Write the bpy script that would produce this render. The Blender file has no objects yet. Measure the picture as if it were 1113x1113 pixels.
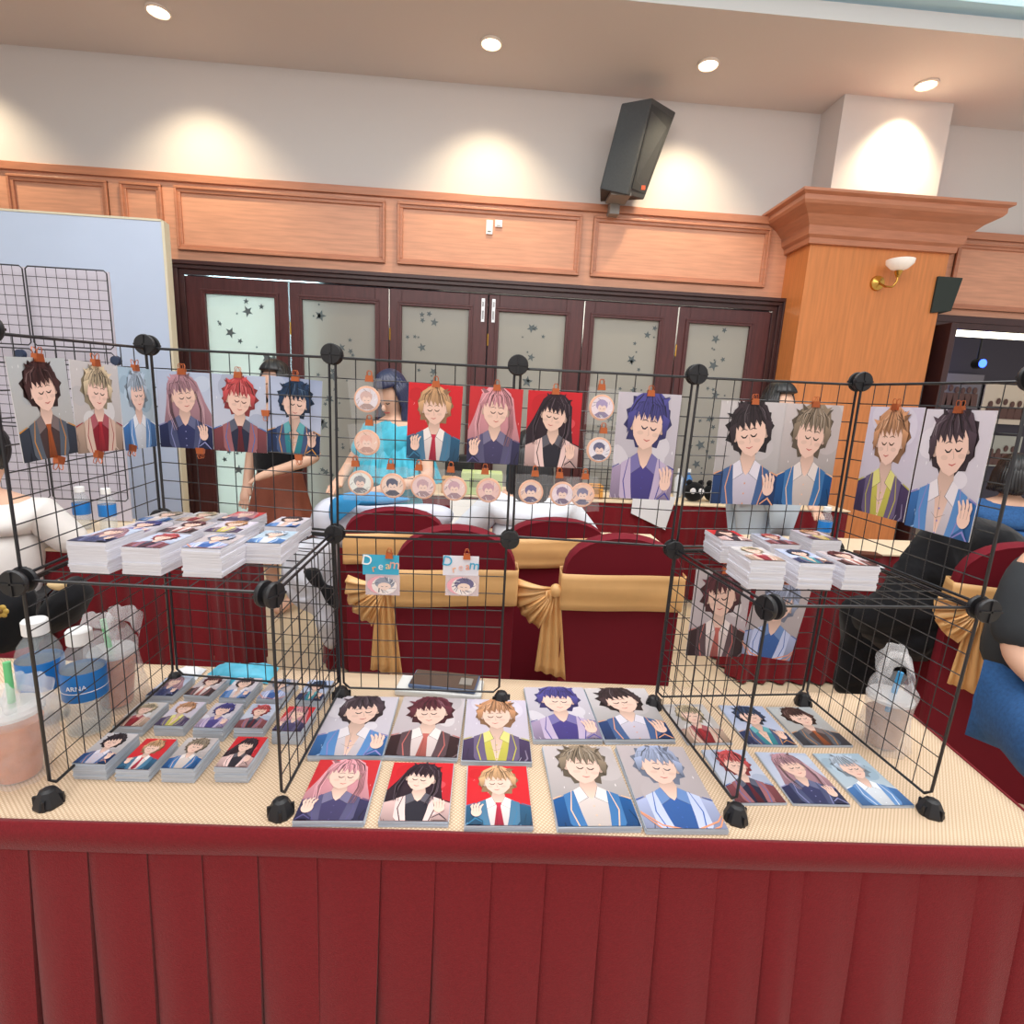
import bpy, math, random
from mathutils import Vector, Matrix, noise
PI = math.pi
COL = bpy.context.scene.collection
SC = bpy.context.scene

# ------------------------------------------------------------------ camera
CAM_LOC = Vector((0.66187, -1.12716, 1.42091))
YAW, PITCH, ROLL, FPX = 0.05972744, 0.20014597, 0.05073199, 581.75
_cy, _sy, _cp, _sp = math.cos(YAW), math.sin(YAW), math.cos(PITCH), math.sin(PITCH)
FWD = Vector((_sy*_cp, _cy*_cp, -_sp)); _r = Vector((_cy, -_sy, 0)); _u = _r.cross(FWD)
RGT = _r*math.cos(ROLL) + _u*math.sin(ROLL); UPV = -_r*math.sin(ROLL) + _u*math.cos(ROLL)
cd = bpy.data.cameras.new('camera'); cam = bpy.data.objects.new('camera', cd); COL.objects.link(cam)
cam.matrix_world = Matrix((( RGT.x, UPV.x, -FWD.x, CAM_LOC.x), (RGT.y, UPV.y, -FWD.y, CAM_LOC.y), (RGT.z, UPV.z, -FWD.z, CAM_LOC.z), (0, 0, 0, 1)))
cd.sensor_fit = 'HORIZONTAL'; cd.sensor_width = 36.0; cd.lens = 36.0*FPX/1113.0; cd.clip_start = 0.02; cd.clip_end = 60
SC.camera = cam

def ray(px, py): return FWD + RGT*((px-556.5)/FPX) - UPV*((py-556.5)/FPX)
def at_z(px, py, z): d = ray(px, py); return CAM_LOC + d*((z-CAM_LOC.z)/d.z)
def at_y(px, py, y): d = ray(px, py); return CAM_LOC + d*((y-CAM_LOC.y)/d.y)
def at_x(px, py, x): d = ray(px, py); return CAM_LOC + d*((x-CAM_LOC.x)/d.x)

# ------------------------------------------------------------------ light and exposure
w = bpy.data.worlds.new('hall_surroundings'); SC.world = w; w.use_nodes = True
w.node_tree.nodes['Background'].inputs[0].default_value = (1.0, 0.95, 0.93, 1)
w.node_tree.nodes['Background'].inputs[1].default_value = 0.62
SC.view_settings.view_transform = 'Standard'; SC.view_settings.look = 'None'
SC.view_settings.exposure = 0.38; SC.view_settings.gamma = 1.0; SC.view_settings.use_curve_mapping = False
def area(name, loc, rot, sx, sy, power, color=(1, 1, 1), spread=PI):
    l = bpy.data.lights.new(name, 'AREA'); l.shape = 'RECTANGLE'; l.size = sx; l.size_y = sy; l.energy = power; l.color = color; l.spread = spread
    o = bpy.data.objects.new(name, l); COL.objects.link(o); o.location = loc; o.rotation_euler = rot; return o
area('hall_ceiling_fill', (1.2, 0.5, 3.98), (math.radians(8), 0, 0), 6.5, 2.6, 185, (1.0, 0.97, 0.96))  # broad fill light added under the ceiling recess, out of view
area('hall_rear_fill', (0.4, -2.6, 3.6), (math.radians(38), 0, 0), 4.0, 2.0, 42, (1.0, 0.96, 0.92))  # added fill behind the camera, no fixture modelled
area('lobby_daylight_left', (-1.45, 4.35, 1.5), (math.radians(-90), 0, 0), 1.0, 2.6, 75, (0.62, 0.93, 1.0), math.radians(80))
area('lobby_light', (1.8, 5.2, 2.6), (math.radians(-70), 0, 0), 3.4, 0.8, 55, (1.0, 0.95, 0.82))

# ------------------------------------------------------------------ materials
def lin(c):
    if isinstance(c, str):
        c = c.lstrip('#'); c = tuple(int(c[i:i+2], 16)/255 for i in (0, 2, 4))
    return tuple((x/12.92 if x <= 0.04045 else ((x+0.055)/1.055)**2.4) for x in c[:3])
MATS = {}
def mat(name, col, rough=0.6, metal=0.0, spec=0.5, alpha=1.0, emit=None, es=0.0, noise_amt=0.0, nscale=20.0, bump=0.0, bscale=200.0, coat=0.0, trans=0.0, sheen=0.0, stretch=None, translucent=0.0):
    if name in MATS: return MATS[name]
    m = bpy.data.materials.new(name); m.use_nodes = True; nt = m.node_tree; b = nt.nodes['Principled BSDF']
    b.inputs['Base Color'].default_value = (*lin(col), 1); b.inputs['Roughness'].default_value = rough; b.inputs['Metallic'].default_value = metal
    b.inputs['Specular IOR Level'].default_value = spec; b.inputs['Alpha'].default_value = alpha; b.inputs['Coat Weight'].default_value = coat
    b.inputs['Transmission Weight'].default_value = trans; b.inputs['Sheen Weight'].default_value = sheen
    if emit: b.inputs['Emission Color'].default_value = (*lin(emit), 1); b.inputs['Emission Strength'].default_value = es
    if noise_amt or bump:
        tc = nt.nodes.new('ShaderNodeTexCoord'); mp = nt.nodes.new('ShaderNodeMapping'); nt.links.new(tc.outputs['Object'], mp.inputs[0])
        if stretch: mp.inputs['Scale'].default_value = stretch
    if noise_amt:
        n = nt.nodes.new('ShaderNodeTexNoise'); n.inputs['Scale'].default_value = nscale; n.inputs['Detail'].default_value = 5
        nt.links.new(mp.outputs[0], n.inputs['Vector'])
        r = nt.nodes.new('ShaderNodeValToRGB'); c = lin(col)
        r.color_ramp.elements[0].position = 0.3; r.color_ramp.elements[1].position = 0.7
        r.color_ramp.elements[0].color = (*[x*(1-noise_amt) for x in c], 1); r.color_ramp.elements[1].color = (*[min(1, x*(1+noise_amt)) for x in c], 1)
        nt.links.new(n.outputs['Fac'], r.inputs['Fac']); nt.links.new(r.outputs[0], b.inputs['Base Color'])
    if bump:
        n2 = nt.nodes.new('ShaderNodeTexNoise'); n2.inputs['Scale'].default_value = bscale; nt.links.new(mp.outputs[0], n2.inputs['Vector'])
        bp = nt.nodes.new('ShaderNodeBump'); bp.inputs['Strength'].default_value = bump; bp.inputs['Distance'].default_value = 0.01
        nt.links.new(n2.outputs['Fac'], bp.inputs['Height']); nt.links.new(bp.outputs[0], b.inputs['Normal'])
    if translucent:
        tl = nt.nodes.new('ShaderNodeBsdfTranslucent'); tl.inputs[0].default_value = (*lin(col), 1)
        mx = nt.nodes.new('ShaderNodeMixShader'); mx.inputs[0].default_value = translucent
        nt.links.new(b.outputs[0], mx.inputs[1]); nt.links.new(tl.outputs[0], mx.inputs[2]); nt.links.new(mx.outputs[0], nt.nodes['Material Output'].inputs[0])
    MATS[name] = m; return m

M_red = mat('burgundy_cloth', '#7a1620', 0.85, spec=0.2, noise_amt=0.12, nscale=260, bump=0.25, bscale=600, sheen=0.15)
M_chair = mat('burgundy_stretch_cover', '#761626', 0.75, spec=0.25, noise_amt=0.05, nscale=6)
M_gold = mat('gold_satin_sash', '#e6b376', 0.42, spec=0.6, noise_amt=0.06, nscale=8)
M_wire = mat('black_coated_wire', '#1b1a1f', 0.35, spec=0.6)
M_conn = mat('black_plastic', '#1e1e22', 0.45, spec=0.5)
M_wood = mat('orange_cherry_wood', '#d79a7c', 0.42, spec=0.45, noise_amt=0.12, nscale=3.5, stretch=(1, 1, 14))
M_woodv = mat('orange_cherry_wood_column', '#d2824a', 0.4, spec=0.45, noise_amt=0.10, nscale=3.5, stretch=(14, 14, 1))
M_mold = mat('cherry_moulding', '#bd7c5e', 0.4, spec=0.5, noise_amt=0.1, nscale=6, stretch=(1, 1, 10))
M_dark = mat('dark_mahogany', '#552a2b', 0.38, spec=0.5, noise_amt=0.2, nscale=5, stretch=(10, 10, 1))
M_darker = mat('dark_mahogany_frame', '#3f2323', 0.35, spec=0.5, noise_amt=0.2, nscale=5)
M_wall = mat('cream_wall_paint', '#d0c9c6', 0.8, spec=0.2, bump=0.05, bscale=80)
M_ceil = mat('grey_ceiling_paint', '#d6cdca', 0.85, spec=0.2)
M_tray = mat('ceiling_tray_paint', '#c8e6f2', 0.8)
M_black = mat('black_fabric', '#141418', 0.85, spec=0.2, noise_amt=0.2, nscale=12, sheen=0.12, bump=0.8, bscale=14)
M_white = mat('white_paper', '#efeef2', 0.6)
M_brass = mat('polished_brass', '#c79a4c', 0.25, metal=1.0)
M_steel = mat('brushed_steel', '#c9c9cb', 0.3, metal=1.0)
M_copper = mat('rose_gold_clip', '#c96f45', 0.3, metal=0.75)
M_skin = mat('skin', '#e2b59c', 0.55, spec=0.35)
M_hair = mat('black_hair', '#171417', 0.4, spec=0.6, noise_amt=0.35, nscale=60, stretch=(6, 6, .5))
M_clear = mat('clear_plastic', '#f2f6fa', 0.12, spec=0.6, alpha=0.12)
M_bag = mat('thin_white_plastic_bag', '#f3f3f6', 0.28, spec=0.6, alpha=0.26)
M_film = mat('clear_badge_sleeve', '#f4f6fb', 0.1, spec=0.8, alpha=0.12)

# glossy print: colour lives in the print's own colour attribute
mp_ = bpy.data.materials.new('glossy_print'); mp_.use_nodes = True
_b = mp_.node_tree.nodes['Principled BSDF']; _a = mp_.node_tree.nodes.new('ShaderNodeVertexColor'); _a.layer_name = 'ink'
mp_.node_tree.links.new(_a.outputs[0], _b.inputs['Base Color']); _b.inputs['Roughness'].default_value = 0.38; _b.inputs['Specular IOR Level'].default_value = 0.4
M_print = mp_
# woven beige table linen
M_linen = mat('beige_woven_linen', '#e3c9a8', 0.8, spec=0.2)
nt = M_linen.node_tree; b = nt.nodes['Principled BSDF']
tc = nt.nodes.new('ShaderNodeTexCoord'); mp = nt.nodes.new('ShaderNodeMapping'); mp.inputs['Rotation'].default_value = (0, 0, 0.7); nt.links.new(tc.outputs['Object'], mp.inputs[0])
wv = nt.nodes.new('ShaderNodeTexWave'); wv.inputs['Scale'].default_value = 62; wv.inputs['Distortion'].default_value = 0.6; wv.inputs['Detail Scale'].default_value = 3; nt.links.new(mp.outputs[0], wv.inputs[0])
mp2 = nt.nodes.new('ShaderNodeMapping'); mp2.inputs['Rotation'].default_value = (0, 0, -0.87); nt.links.new(tc.outputs['Object'], mp2.inputs[0])
wv2 = nt.nodes.new('ShaderNodeTexWave'); wv2.inputs['Scale'].default_value = 62; nt.links.new(mp2.outputs[0], wv2.inputs[0])
ml = nt.nodes.new('ShaderNodeMath'); ml.operation = 'MULTIPLY'; nt.links.new(wv.outputs[1], ml.inputs[0]); nt.links.new(wv2.outputs[1], ml.inputs[1])
rr = nt.nodes.new('ShaderNodeValToRGB'); rr.color_ramp.elements[0].color = (*lin('#cbae90'), 1); rr.color_ramp.elements[1].color = (*lin('#eed8be'), 1); rr.color_ramp.elements[1].position = 0.6
nt.links.new(ml.outputs[0], rr.inputs[0]); nt.links.new(rr.outputs[0], b.inputs['Base Color'])
# polished beige floor tiles
M_floor = mat('polished_cream_tiles', '#e6d2b4', 0.16, spec=0.5)
nt = M_floor.node_tree; b = nt.nodes['Principled BSDF']; tc = nt.nodes.new('ShaderNodeTexCoord'); br = nt.nodes.new('ShaderNodeTexBrick')
br.offset = 0; br.inputs['Scale'].default_value = 1; br.inputs['Brick Width'].default_value = 0.6; br.inputs['Row Height'].default_value = 0.6; br.inputs['Mortar Size'].default_value = 0.003
br.inputs['Color1'].default_value = (*lin('#e6d2b4'), 1); br.inputs['Color2'].default_value = (*lin('#e0caa9'), 1); br.inputs['Mortar'].default_value = (*lin('#b29a7c'), 1)
nt.links.new(tc.outputs['Object'], br.inputs[0]); nt.links.new(br.outputs[0], b.inputs['Base Color'])

# ------------------------------------------------------------------ mesh helpers
class MB:
    def __init__(s): s.v = []; s.f = []; s.c = []; s.mi = []
    def add(s, vs, fs, col=None, mi=0):
        n = len(s.v); s.v += [Vector(v) for v in vs]
        for f in fs: s.f.append([n+i for i in f]); s.c.append(col); s.mi.append(mi)
        return s
    def box(s, c, d, rz=0, mi=0, col=None, rx=0, ry=0):
        R = Matrix.Rotation(rz, 3, 'Z') @ Matrix.Rotation(ry, 3, 'Y') @ Matrix.Rotation(rx, 3, 'X'); c = Vector(c)
        vs = [c + R @ Vector((x*d[0]/2, y*d[1]/2, z*d[2]/2)) for x in (-1, 1) for y in (-1, 1) for z in (-1, 1)]
        return s.add(vs, [(0, 1, 3, 2), (4, 6, 7, 5), (0, 4, 5, 1), (2, 3, 7, 6), (0, 2, 6, 4), (1, 5, 7, 3)], col, mi)
    def tube(s, pts, r, n=8, mi=0, cap=True, flat=1.0):
        pts = [Vector(p) for p in pts]; rings = []; up = Vector((0, 0, 1)); prev = None
        for i, p in enumerate(pts):
            d = (pts[min(i+1, len(pts)-1)] - pts[max(i-1, 0)]).normalized()
            a = prev if prev else (up if abs(d.z) < 0.9 else Vector((1, 0, 0)))
            a = (a - d*a.dot(d)).normalized(); bb = d.cross(a); prev = a
            rr = r[i] if isinstance(r, (list, tuple)) else r
            rings.append([p + a*rr*math.cos(2*PI*k/n) + bb*rr*flat*math.sin(2*PI*k/n) for k in range(n)])
        vs = [v for rg in rings for v in rg]; fs = []
        for i in range(len(pts)-1):
            for k in range(n): fs.append((i*n+k, i*n+(k+1) % n, (i+1)*n+(k+1) % n, (i+1)*n+k))
        if cap: fs += [tuple(range(n))[::-1], tuple((len(pts)-1)*n+k for k in range(n))]
        return s.add(vs, fs, None, mi)
    def lathe(s, prof, c=(0, 0, 0), n=24, mi=0, axis='Z', wob=0.0, seed=0, squash=1.0, caps=True):
        c = Vector(c); vs = []; fs = []
        for i, (r, z) in enumerate(prof):
            for k in range(n):
                a = 2*PI*k/n; q = r
                if wob: q = r*(1 + wob*noise.noise(Vector((math.cos(a)*2.3+seed, math.sin(a)*2.3, z*30))) )
                p = Vector((q*math.cos(a), q*squash*math.sin(a), z))
                if axis == 'Y': p = Vector((p.x, p.z, p.y))
                if axis == 'X': p = Vector((p.z, p.x, p.y))
                vs.append(c+p)
        for i in range(len(prof)-1):
            for k in range(n): fs.append((i*n+k, i*n+(k+1) % n, (i+1)*n+(k+1) % n, (i+1)*n+k))
        if caps and prof[0][0] > 1e-5: fs.append(tuple(range(n))[::-1])
        if caps and prof[-1][0] > 1e-5: fs.append(tuple((len(prof)-1)*n+k for k in range(n)))
        return s.add(vs, fs, None, mi)
    def grid(s, fn, nu, nv, mi=0, col=None, thick=0):
        vs = [fn(i/nu, j/nv) for j in range(nv+1) for i in range(nu+1)]
        fs = [(j*(nu+1)+i, j*(nu+1)+i+1, (j+1)*(nu+1)+i+1, (j+1)*(nu+1)+i) for j in range(nv) for i in range(nu)]
        return s.add(vs, fs, col, mi)
    def prism(s, poly, z0, z1, mi=0, col=None, plane='XY', at=(0, 0, 0)):
        at = Vector(at); n = len(poly)
        def P(x, y, z):
            return at + (Vector((x, y, z)) if plane == 'XY' else Vector((x, z, y)) if plane == 'XZ' else Vector((z, x, y)))
        vs = [P(x, y, z0) for x, y in poly] + [P(x, y, z1) for x, y in poly]
        fs = [tuple(range(n))[::-1], tuple(range(n, 2*n))] + [(i, (i+1) % n, n+(i+1) % n, n+i) for i in range(n)]
        return s.add(vs, fs, col, mi)
    def ball(s, c, r, nu=16, nv=10, mi=0, fn=None):
        c = Vector(c); r = r if isinstance(r, (tuple, list)) else (r, r, r)
        def g(u, v):
            a = 2*PI*u; t = PI*v; d = Vector((math.sin(t)*math.cos(a), math.sin(t)*math.sin(a), math.cos(t)))
            k = fn(d) if fn else 1.0
            return c + Vector((d.x*r[0], d.y*r[1], d.z*r[2]))*k
        return s.grid(g, nu, nv, mi)
    def build(s, name, mats, parent=None, world=True, smooth=True, angle=0.7, bevel=0, origin=None, solid=0, subsurf=0):
        if not isinstance(mats, (list, tuple)): mats = [mats]
        off = Vector((0, 0, 0))
        if parent is not None:
            if world:
                p = parent; 
                while p is not None: off += p.location; p = p.parent
        elif origin is not None: off = Vector(origin)
        else:
            xs = [v.x for v in s.v]; ys = [v.y for v in s.v]; off = Vector(((min(xs)+max(xs))/2, (min(ys)+max(ys))/2, min(v.z for v in s.v)))
        me = bpy.data.meshes.new(name); me.from_pydata([tuple(v-off) for v in s.v], [], s.f); 
        for m in mats: me.materials.append(m)
        for i, p in enumerate(me.polygons): p.material_index = s.mi[i]
        if any(c is not None for c in s.c):
            at = me.color_attributes.new('ink', 'FLOAT_COLOR', 'CORNER')
            for p, c in zip(me.polygons, s.c):
                c = c if c is not None else (1, 1, 1)
                for j, li in enumerate(p.loop_indices):
                    cc = c[j % len(c)] if isinstance(c[0], tuple) else c
                    at.data[li].color = (*cc, 1)
        if smooth:
            me.polygons.foreach_set('use_smooth', [True]*len(me.polygons)); me.set_sharp_from_angle(angle=angle)
        me.update()
        o = bpy.data.objects.new(name, me); COL.objects.link(o)
        if parent is not None: o.parent = parent
        else: o.location = off
        if solid: md = o.modifiers.new('thickness', 'SOLIDIFY'); md.thickness = solid; md.offset = 0
        if bevel: md = o.modifiers.new('edge', 'BEVEL'); md.width = bevel; md.segments = 2; md.limit_method = 'ANGLE'
        if subsurf: md = o.modifiers.new('smooth', 'SUBSURF'); md.levels = subsurf; md.render_levels = subsurf
        return o
def tag(o, label=None, cat=None, group=None, kind=None):
    if label: o['label'] = label
    if cat: o['category'] = cat
    if group: o['group'] = group
    if kind: o['kind'] = kind
    return o
def thing(name, loc, label, cat, group=None, rz=0):
    o = bpy.data.objects.new(name, None); COL.objects.link(o); o.location = loc; o.rotation_euler = (0, 0, rz); o.empty_display_size = 0.05
    return tag(o, label, cat, group)
def copy_tree(o, parent=None):
    c = o.copy(); COL.objects.link(c); c.parent = parent
    for ch in list(o.children): copy_tree(ch, c)
    return c
def text_mesh(body, size, depth=0.0008):
    cu = bpy.data.curves.new('txt', 'FONT'); cu.body = body; cu.size = size; cu.extrude = depth; cu.align_x = 'CENTER'; cu.align_y = 'CENTER'
    to = bpy.data.objects.new('txt', cu); me = bpy.data.meshes.new_from_object(to); bpy.data.objects.remove(to); bpy.data.curves.remove(cu); return me
def struct(o): o['kind'] = 'structure'; return o

# ================================================================== ROOM SHELL
WY = 3.8; CZ = 3.92
struct(MB().box((0.9, 1.0, -0.03), (13, 11, 0.06)).build('floor', M_floor, smooth=False, origin=(0, 0, 0)))
struct(MB().box((0.9, 3.275, CZ+0.05), (12, 1.05, 0.1)).build('ceiling', M_ceil, smooth=False))
struct(MB().box((0.9, 0.2, CZ+0.15), (12, 5.2, 0.04)).build('ceiling', M_tray, smooth=False))
M_glow = mat('recess_glow', '#cfeaf5', 0.6, emit='#b4e2f0', es=0.6)
tag(MB().box((1.5, 2.2, CZ+0.115), (9, 0.9, 0.02)).build('recess_glow_sheet', M_glow, smooth=False), 'added pale cyan glow sheet in the ceiling recess at upper right', 'ceiling light')  # emissive sheet added so the recess glows pale cyan
struct(MB().box((0.9, -3.2, CZ+0.05), (12, 1.5, 0.1)).build('ceiling', M_ceil, smooth=False))
DX0, DX1, DZ = -1.95, 3.25, 2.43       # folding-door opening
RX0 = 4.62; RZT = 2.33                     # right doorway opening (from RX0 to right)
wl = MB()
wl.box((-3.6, WY+0.08, CZ/2), (3.3, 0.16, CZ)); wl.box(((DX0+DX1)/2, WY+0.08, (DZ+CZ)/2), (DX1-DX0, 0.16, CZ-DZ))
wl.box(((DX1+RX0)/2, WY+0.08, CZ/2), (RX0-DX1, 0.16, CZ)); wl.box(((RX0+7)/2, WY+0.08, (RZT+CZ)/2), (7-RX0, 0.16, CZ-RZT))
struct(wl.build('wall_back', M_wall, smooth=False))
# cherry panelling with raised mouldings
def frame_mould(mb, x0, x1, z0, z1, y, w=0.045, d=0.03):
    for k, (ww, dd) in enumerate(((w, d*0.6), (w*0.45, d))):
        mb.box(((x0+x1)/2, y-dd/2, z1-ww/2), (x1-x0, dd, ww)); mb.box(((x0+x1)/2, y-dd/2, z0+ww/2), (x1-x0, dd, ww))
        mb.box((x0+ww/2, y-dd/2, (z0+z1)/2), (ww, dd, z1-z0-2*ww)); mb.box((x1-ww/2, y-dd/2, (z0+z1)/2), (ww, dd, z1-z0-2*ww))
pn = MB(); pw = WY-0.02; WT = 3.09
pn.box((-3.6, pw, WT/2), (3.3, 0.04, WT)); pn.box(((DX0+DX1)/2, pw, (DZ+WT)/2), (DX1-DX0, 0.04, WT-DZ)); pn.box((DX1+0.1, pw, WT/2), (0.2, 0.04, WT))
pn.box((4.5, pw, WT/2), (2*(RX0-4.5), 0.04, WT)); pn.box(((RX0+7)/2, pw, (RZT+WT)/2), (7-RX0, 0.04, WT-RZT))
struct(pn.build('trim_1', M_wood, smooth=False, origin=(0, 0, 0)))
mo = MB(); fy = pw-0.02
mo.box((-0.6, fy-0.012, WT-0.03), (8, 0.03, 0.06)); mo.box((5.7, fy-0.012, WT-0.03), (2.6, 0.03, 0.06))
for a, bb in ((-4.6, -3.28), (-3.18, -2.42), (-2.32, -2.0), (-1.9, -0.22), (-0.12, 1.42), (1.52, 3.06)):
    frame_mould(mo, a, bb, DZ+0.09, WT-0.09, fy)
frame_mould(mo, 4.75, 6.6, RZT+0.12, WT-0.09, fy)
struct(mo.build('trim_2', M_mold, smooth=False, origin=(0, 0, 0), bevel=0.004))
# column: wood lower, cream upper, deep crown
CX0, CX1, CY = 3.235, 4.42, 3.42
struct(MB().box(((CX0+CX1)/2, (CY+WY)/2, 1.43), (CX1-CX0, WY-CY, 2.86)).build('trim_3', M_woodv, smooth=False))
cr = MB(); prof = [(0, 2.80), (0.03, 2.80), (0.035, 2.84), (0.06, 2.86), (0.07, 2.92), (0.13, 2.985), (0.205, 3.03), (0.22, 3.05), (0.22, 3.085), (0.25, 3.10), (0.25, 3.12), (0, 3.12)]
for i in range(len(prof)-1):
    (a, z0), (c_, z1) = prof[i], prof[i+1]
    for (o0, o1) in (((CX0, WY, -1, 0), (CX0, CY, -1, -1)), ((CX0, CY, -1, -1), (CX1, CY, 1, -1)), ((CX1, CY, 1, -1), (CX1, WY, 1, 0))):
        f = lambda o, q, z: Vector((o[0]+o[2]*q, o[1]+o[3]*q, z))
        cr.add([f(o0, a, z0), f(o1, a, z0), f(o1, c_, z1), f(o0, c_, z1)], [(0, 1, 2, 3)])
struct(cr.build('trim_4', M_mold, angle=0.5, origin=(0, 0, 0)))
struct(MB().box((3.83, 3.66, 3.52), (0.9, 0.32, 0.8)).build('wall_column', M_wall, smooth=False))
# side walls of the hall, out of frame
struct(MB().box((-5.1, 1.0, 1.96), (0.1, 6, 3.92)).build('wall_left', M_wall, smooth=False))
# door frame
df = MB()
for (t, d, o) in ((0.10, 0.05, 0), (0.06, 0.075, 0.0), (0.03, 0.095, 0)):
    df.box(((DX0+DX1)/2, fy-d/2, DZ-t/2), (DX1-DX0, d, t)); df.box((DX0+t/2, fy-d/2, (DZ-t)/2), (t, d, DZ-t)); df.box((DX1-t/2, fy-d/2, (DZ-t)/2), (t, d, DZ-t))
struct(df.build('trim_5', M_darker, smooth=False, origin=(0, 0, 0), bevel=0.003))
M_frost = mat('frosted_glass', '#bbb8b2', 0.2, spec=0.6, translucent=0.45)
M_star = mat('grey_star_sticker', '#5b6468', 0.6)
leafx = [-1.86, -1.015, -0.18, 0.66, 1.49, 2.325, 3.16]
gx = [(-1.70, -1.135), (-0.91, -0.30), (-0.075, 0.495), (0.755, 1.335), (1.585, 2.16), (2.43, 2.975)]
rs = random.Random(5)
def star_pts(cx, cz, r, a): return [(cx + (r if k % 2 == 0 else r*0.42)*math.sin(a+k*PI/5), cz + (r if k % 2 == 0 else r*0.42)*math.cos(a+k*PI/5)) for k in range(10)]
for i in range(6):
    a, c_ = leafx[i]+0.006, leafx[i+1]-0.006; g0, g1 = gx[i]; top = DZ-0.11; gt, gb = 2.19, 0.25; y = fy-0.005; th = 0.05
    root = tag(bpy.data.objects.new('door_%d' % (i+1), None), kind='structure'); COL.objects.link(root); root.location = ((a+c_)/2, y, 0)
    fm = MB(); fm.box(((a+g0)/2, y, top/2), (g0-a, th, top)); fm.box(((c_+g1)/2, y, top/2), (c_-g1, th, top)); fm.box(((g0+g1)/2, y, (gt+top)/2), (g1-g0, th, top-gt)); fm.box(((g0+g1)/2, y, gb/2), (g1-g0, th, gb))
    frame_mould(fm, g0-0.035, g1+0.035, gb-0.035, gt+0.035, y-th/2, 0.035, 0.014)
    fm.build('door_frame', M_dark, root, smooth=False, bevel=0.003)
    gp = MB().box(((g0+g1)/2, y, (gt+gb)/2), (g1-g0, 0.008, gt-gb)).build('glass_pane', M_frost, root, smooth=False)
    st = MB()
    zz = gt-0.12
    while zz > gb+0.1:
        xx = rs.uniform(g0+0.08, g1-0.08); st.prism(star_pts(xx, zz, rs.uniform(0.034, 0.052), rs.random()), y-0.0065, y-0.0045, plane='XZ')
        for q in range(3):
            xq = min(max(xx+rs.uniform(-.13, .13), g0+.03), g1-.03); st.prism(star_pts(xq, zz+rs.uniform(-.09, .09), rs.choice((0.012, 0.02, 0.026)), rs.random()), y-0.0065, y-0.0045, plane='XZ')
        zz -= rs.uniform(0.17, 0.27)
    st.build('star_stickers', M_star, gp, smooth=False)
    if i in (2, 3):
        xb = leafx[3] + (-0.045 if i == 2 else 0.045)
        bl = MB(); bl.box((xb, y-th/2-0.004, 2.19), (0.028, 0.008, 0.19)); bl.tube([(xb, y-th/2-0.014, 2.12), (xb, y-th/2-0.014, 2.26)], 0.007); bl.box((xb, y-th/2-0.012, 2.2), (0.014, 0.02, 0.03))
        bl.build('flush_bolt', M_steel, root)
    for zh in (1.95, 1.1, 0.3):
        if i in (1, 3, 5, 2): MB().tube([(a, y-th/2-0.004, zh-0.05), (a, y-th/2-0.004, zh+0.05)], 0.007).build('hinge', M_brass, root)
# right doorway: frame, an open leaf and the lobby beyond
rd = MB(); rd.box((RX0-0.03, fy-0.03, RZT/2), (0.1, 0.07, RZT+0.08)); rd.box((RX0+1.2, fy-0.03, RZT+0.0), (2.4, 0.07, 0.11)); rd.box((RX0+1.2, fy-0.05, RZT+0.02), (2.4, 0.05, 0.05))
struct(rd.build('trim_6', M_darker, smooth=False, bevel=0.004))
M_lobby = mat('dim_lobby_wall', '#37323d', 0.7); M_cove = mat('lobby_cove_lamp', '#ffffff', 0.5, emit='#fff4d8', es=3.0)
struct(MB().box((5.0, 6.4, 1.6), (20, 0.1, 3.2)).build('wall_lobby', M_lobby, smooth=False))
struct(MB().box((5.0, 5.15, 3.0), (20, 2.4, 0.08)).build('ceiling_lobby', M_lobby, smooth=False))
# lobby cove lamp strip seen through the doorway
pc = at_y(1075, 360, 5.2)
tag(MB().box((pc.x+0.8, 5.2, pc.z), (3.2, 0.1, 0.14)).build('cove_lamp', M_cove, smooth=False), 'long white cove lamp strip glowing above the dark lobby doorway', 'lamp')
o = thing('blue_spotlight', at_y(1068, 395, 5.3), 'small blue stage lamp glowing in the dark lobby beyond the doorway', 'lamp')
MB().lathe([(0.05, 0), (0.06, 0.02), (0.06, 0.1), (0.03, 0.13)], o.location, 16, axis='Y').build('housing', M_black, o)
MB().tube([o.location+Vector((0,.08,.03)), o.location+Vector((0,.08,2.96-o.location.z))], .012).build('stem', M_black, o)
MB().lathe([(0.05, -0.005), (0.05, 0.0)], o.location, 16, axis='Y').build('lens', mat('blue_lens', '#3050ff', 0.3, emit='#2a4bff', es=6.0), o)
l = bpy.data.lights.new('blue_glow', 'POINT'); l.energy = 6; l.color = (0.2, 0.3, 1); l.shadow_soft_size = 0.05; lo = bpy.data.objects.new('blue_glow', l); COL.objects.link(lo); lo.location = o.location + Vector((0, 0.5, 0.05))
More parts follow.
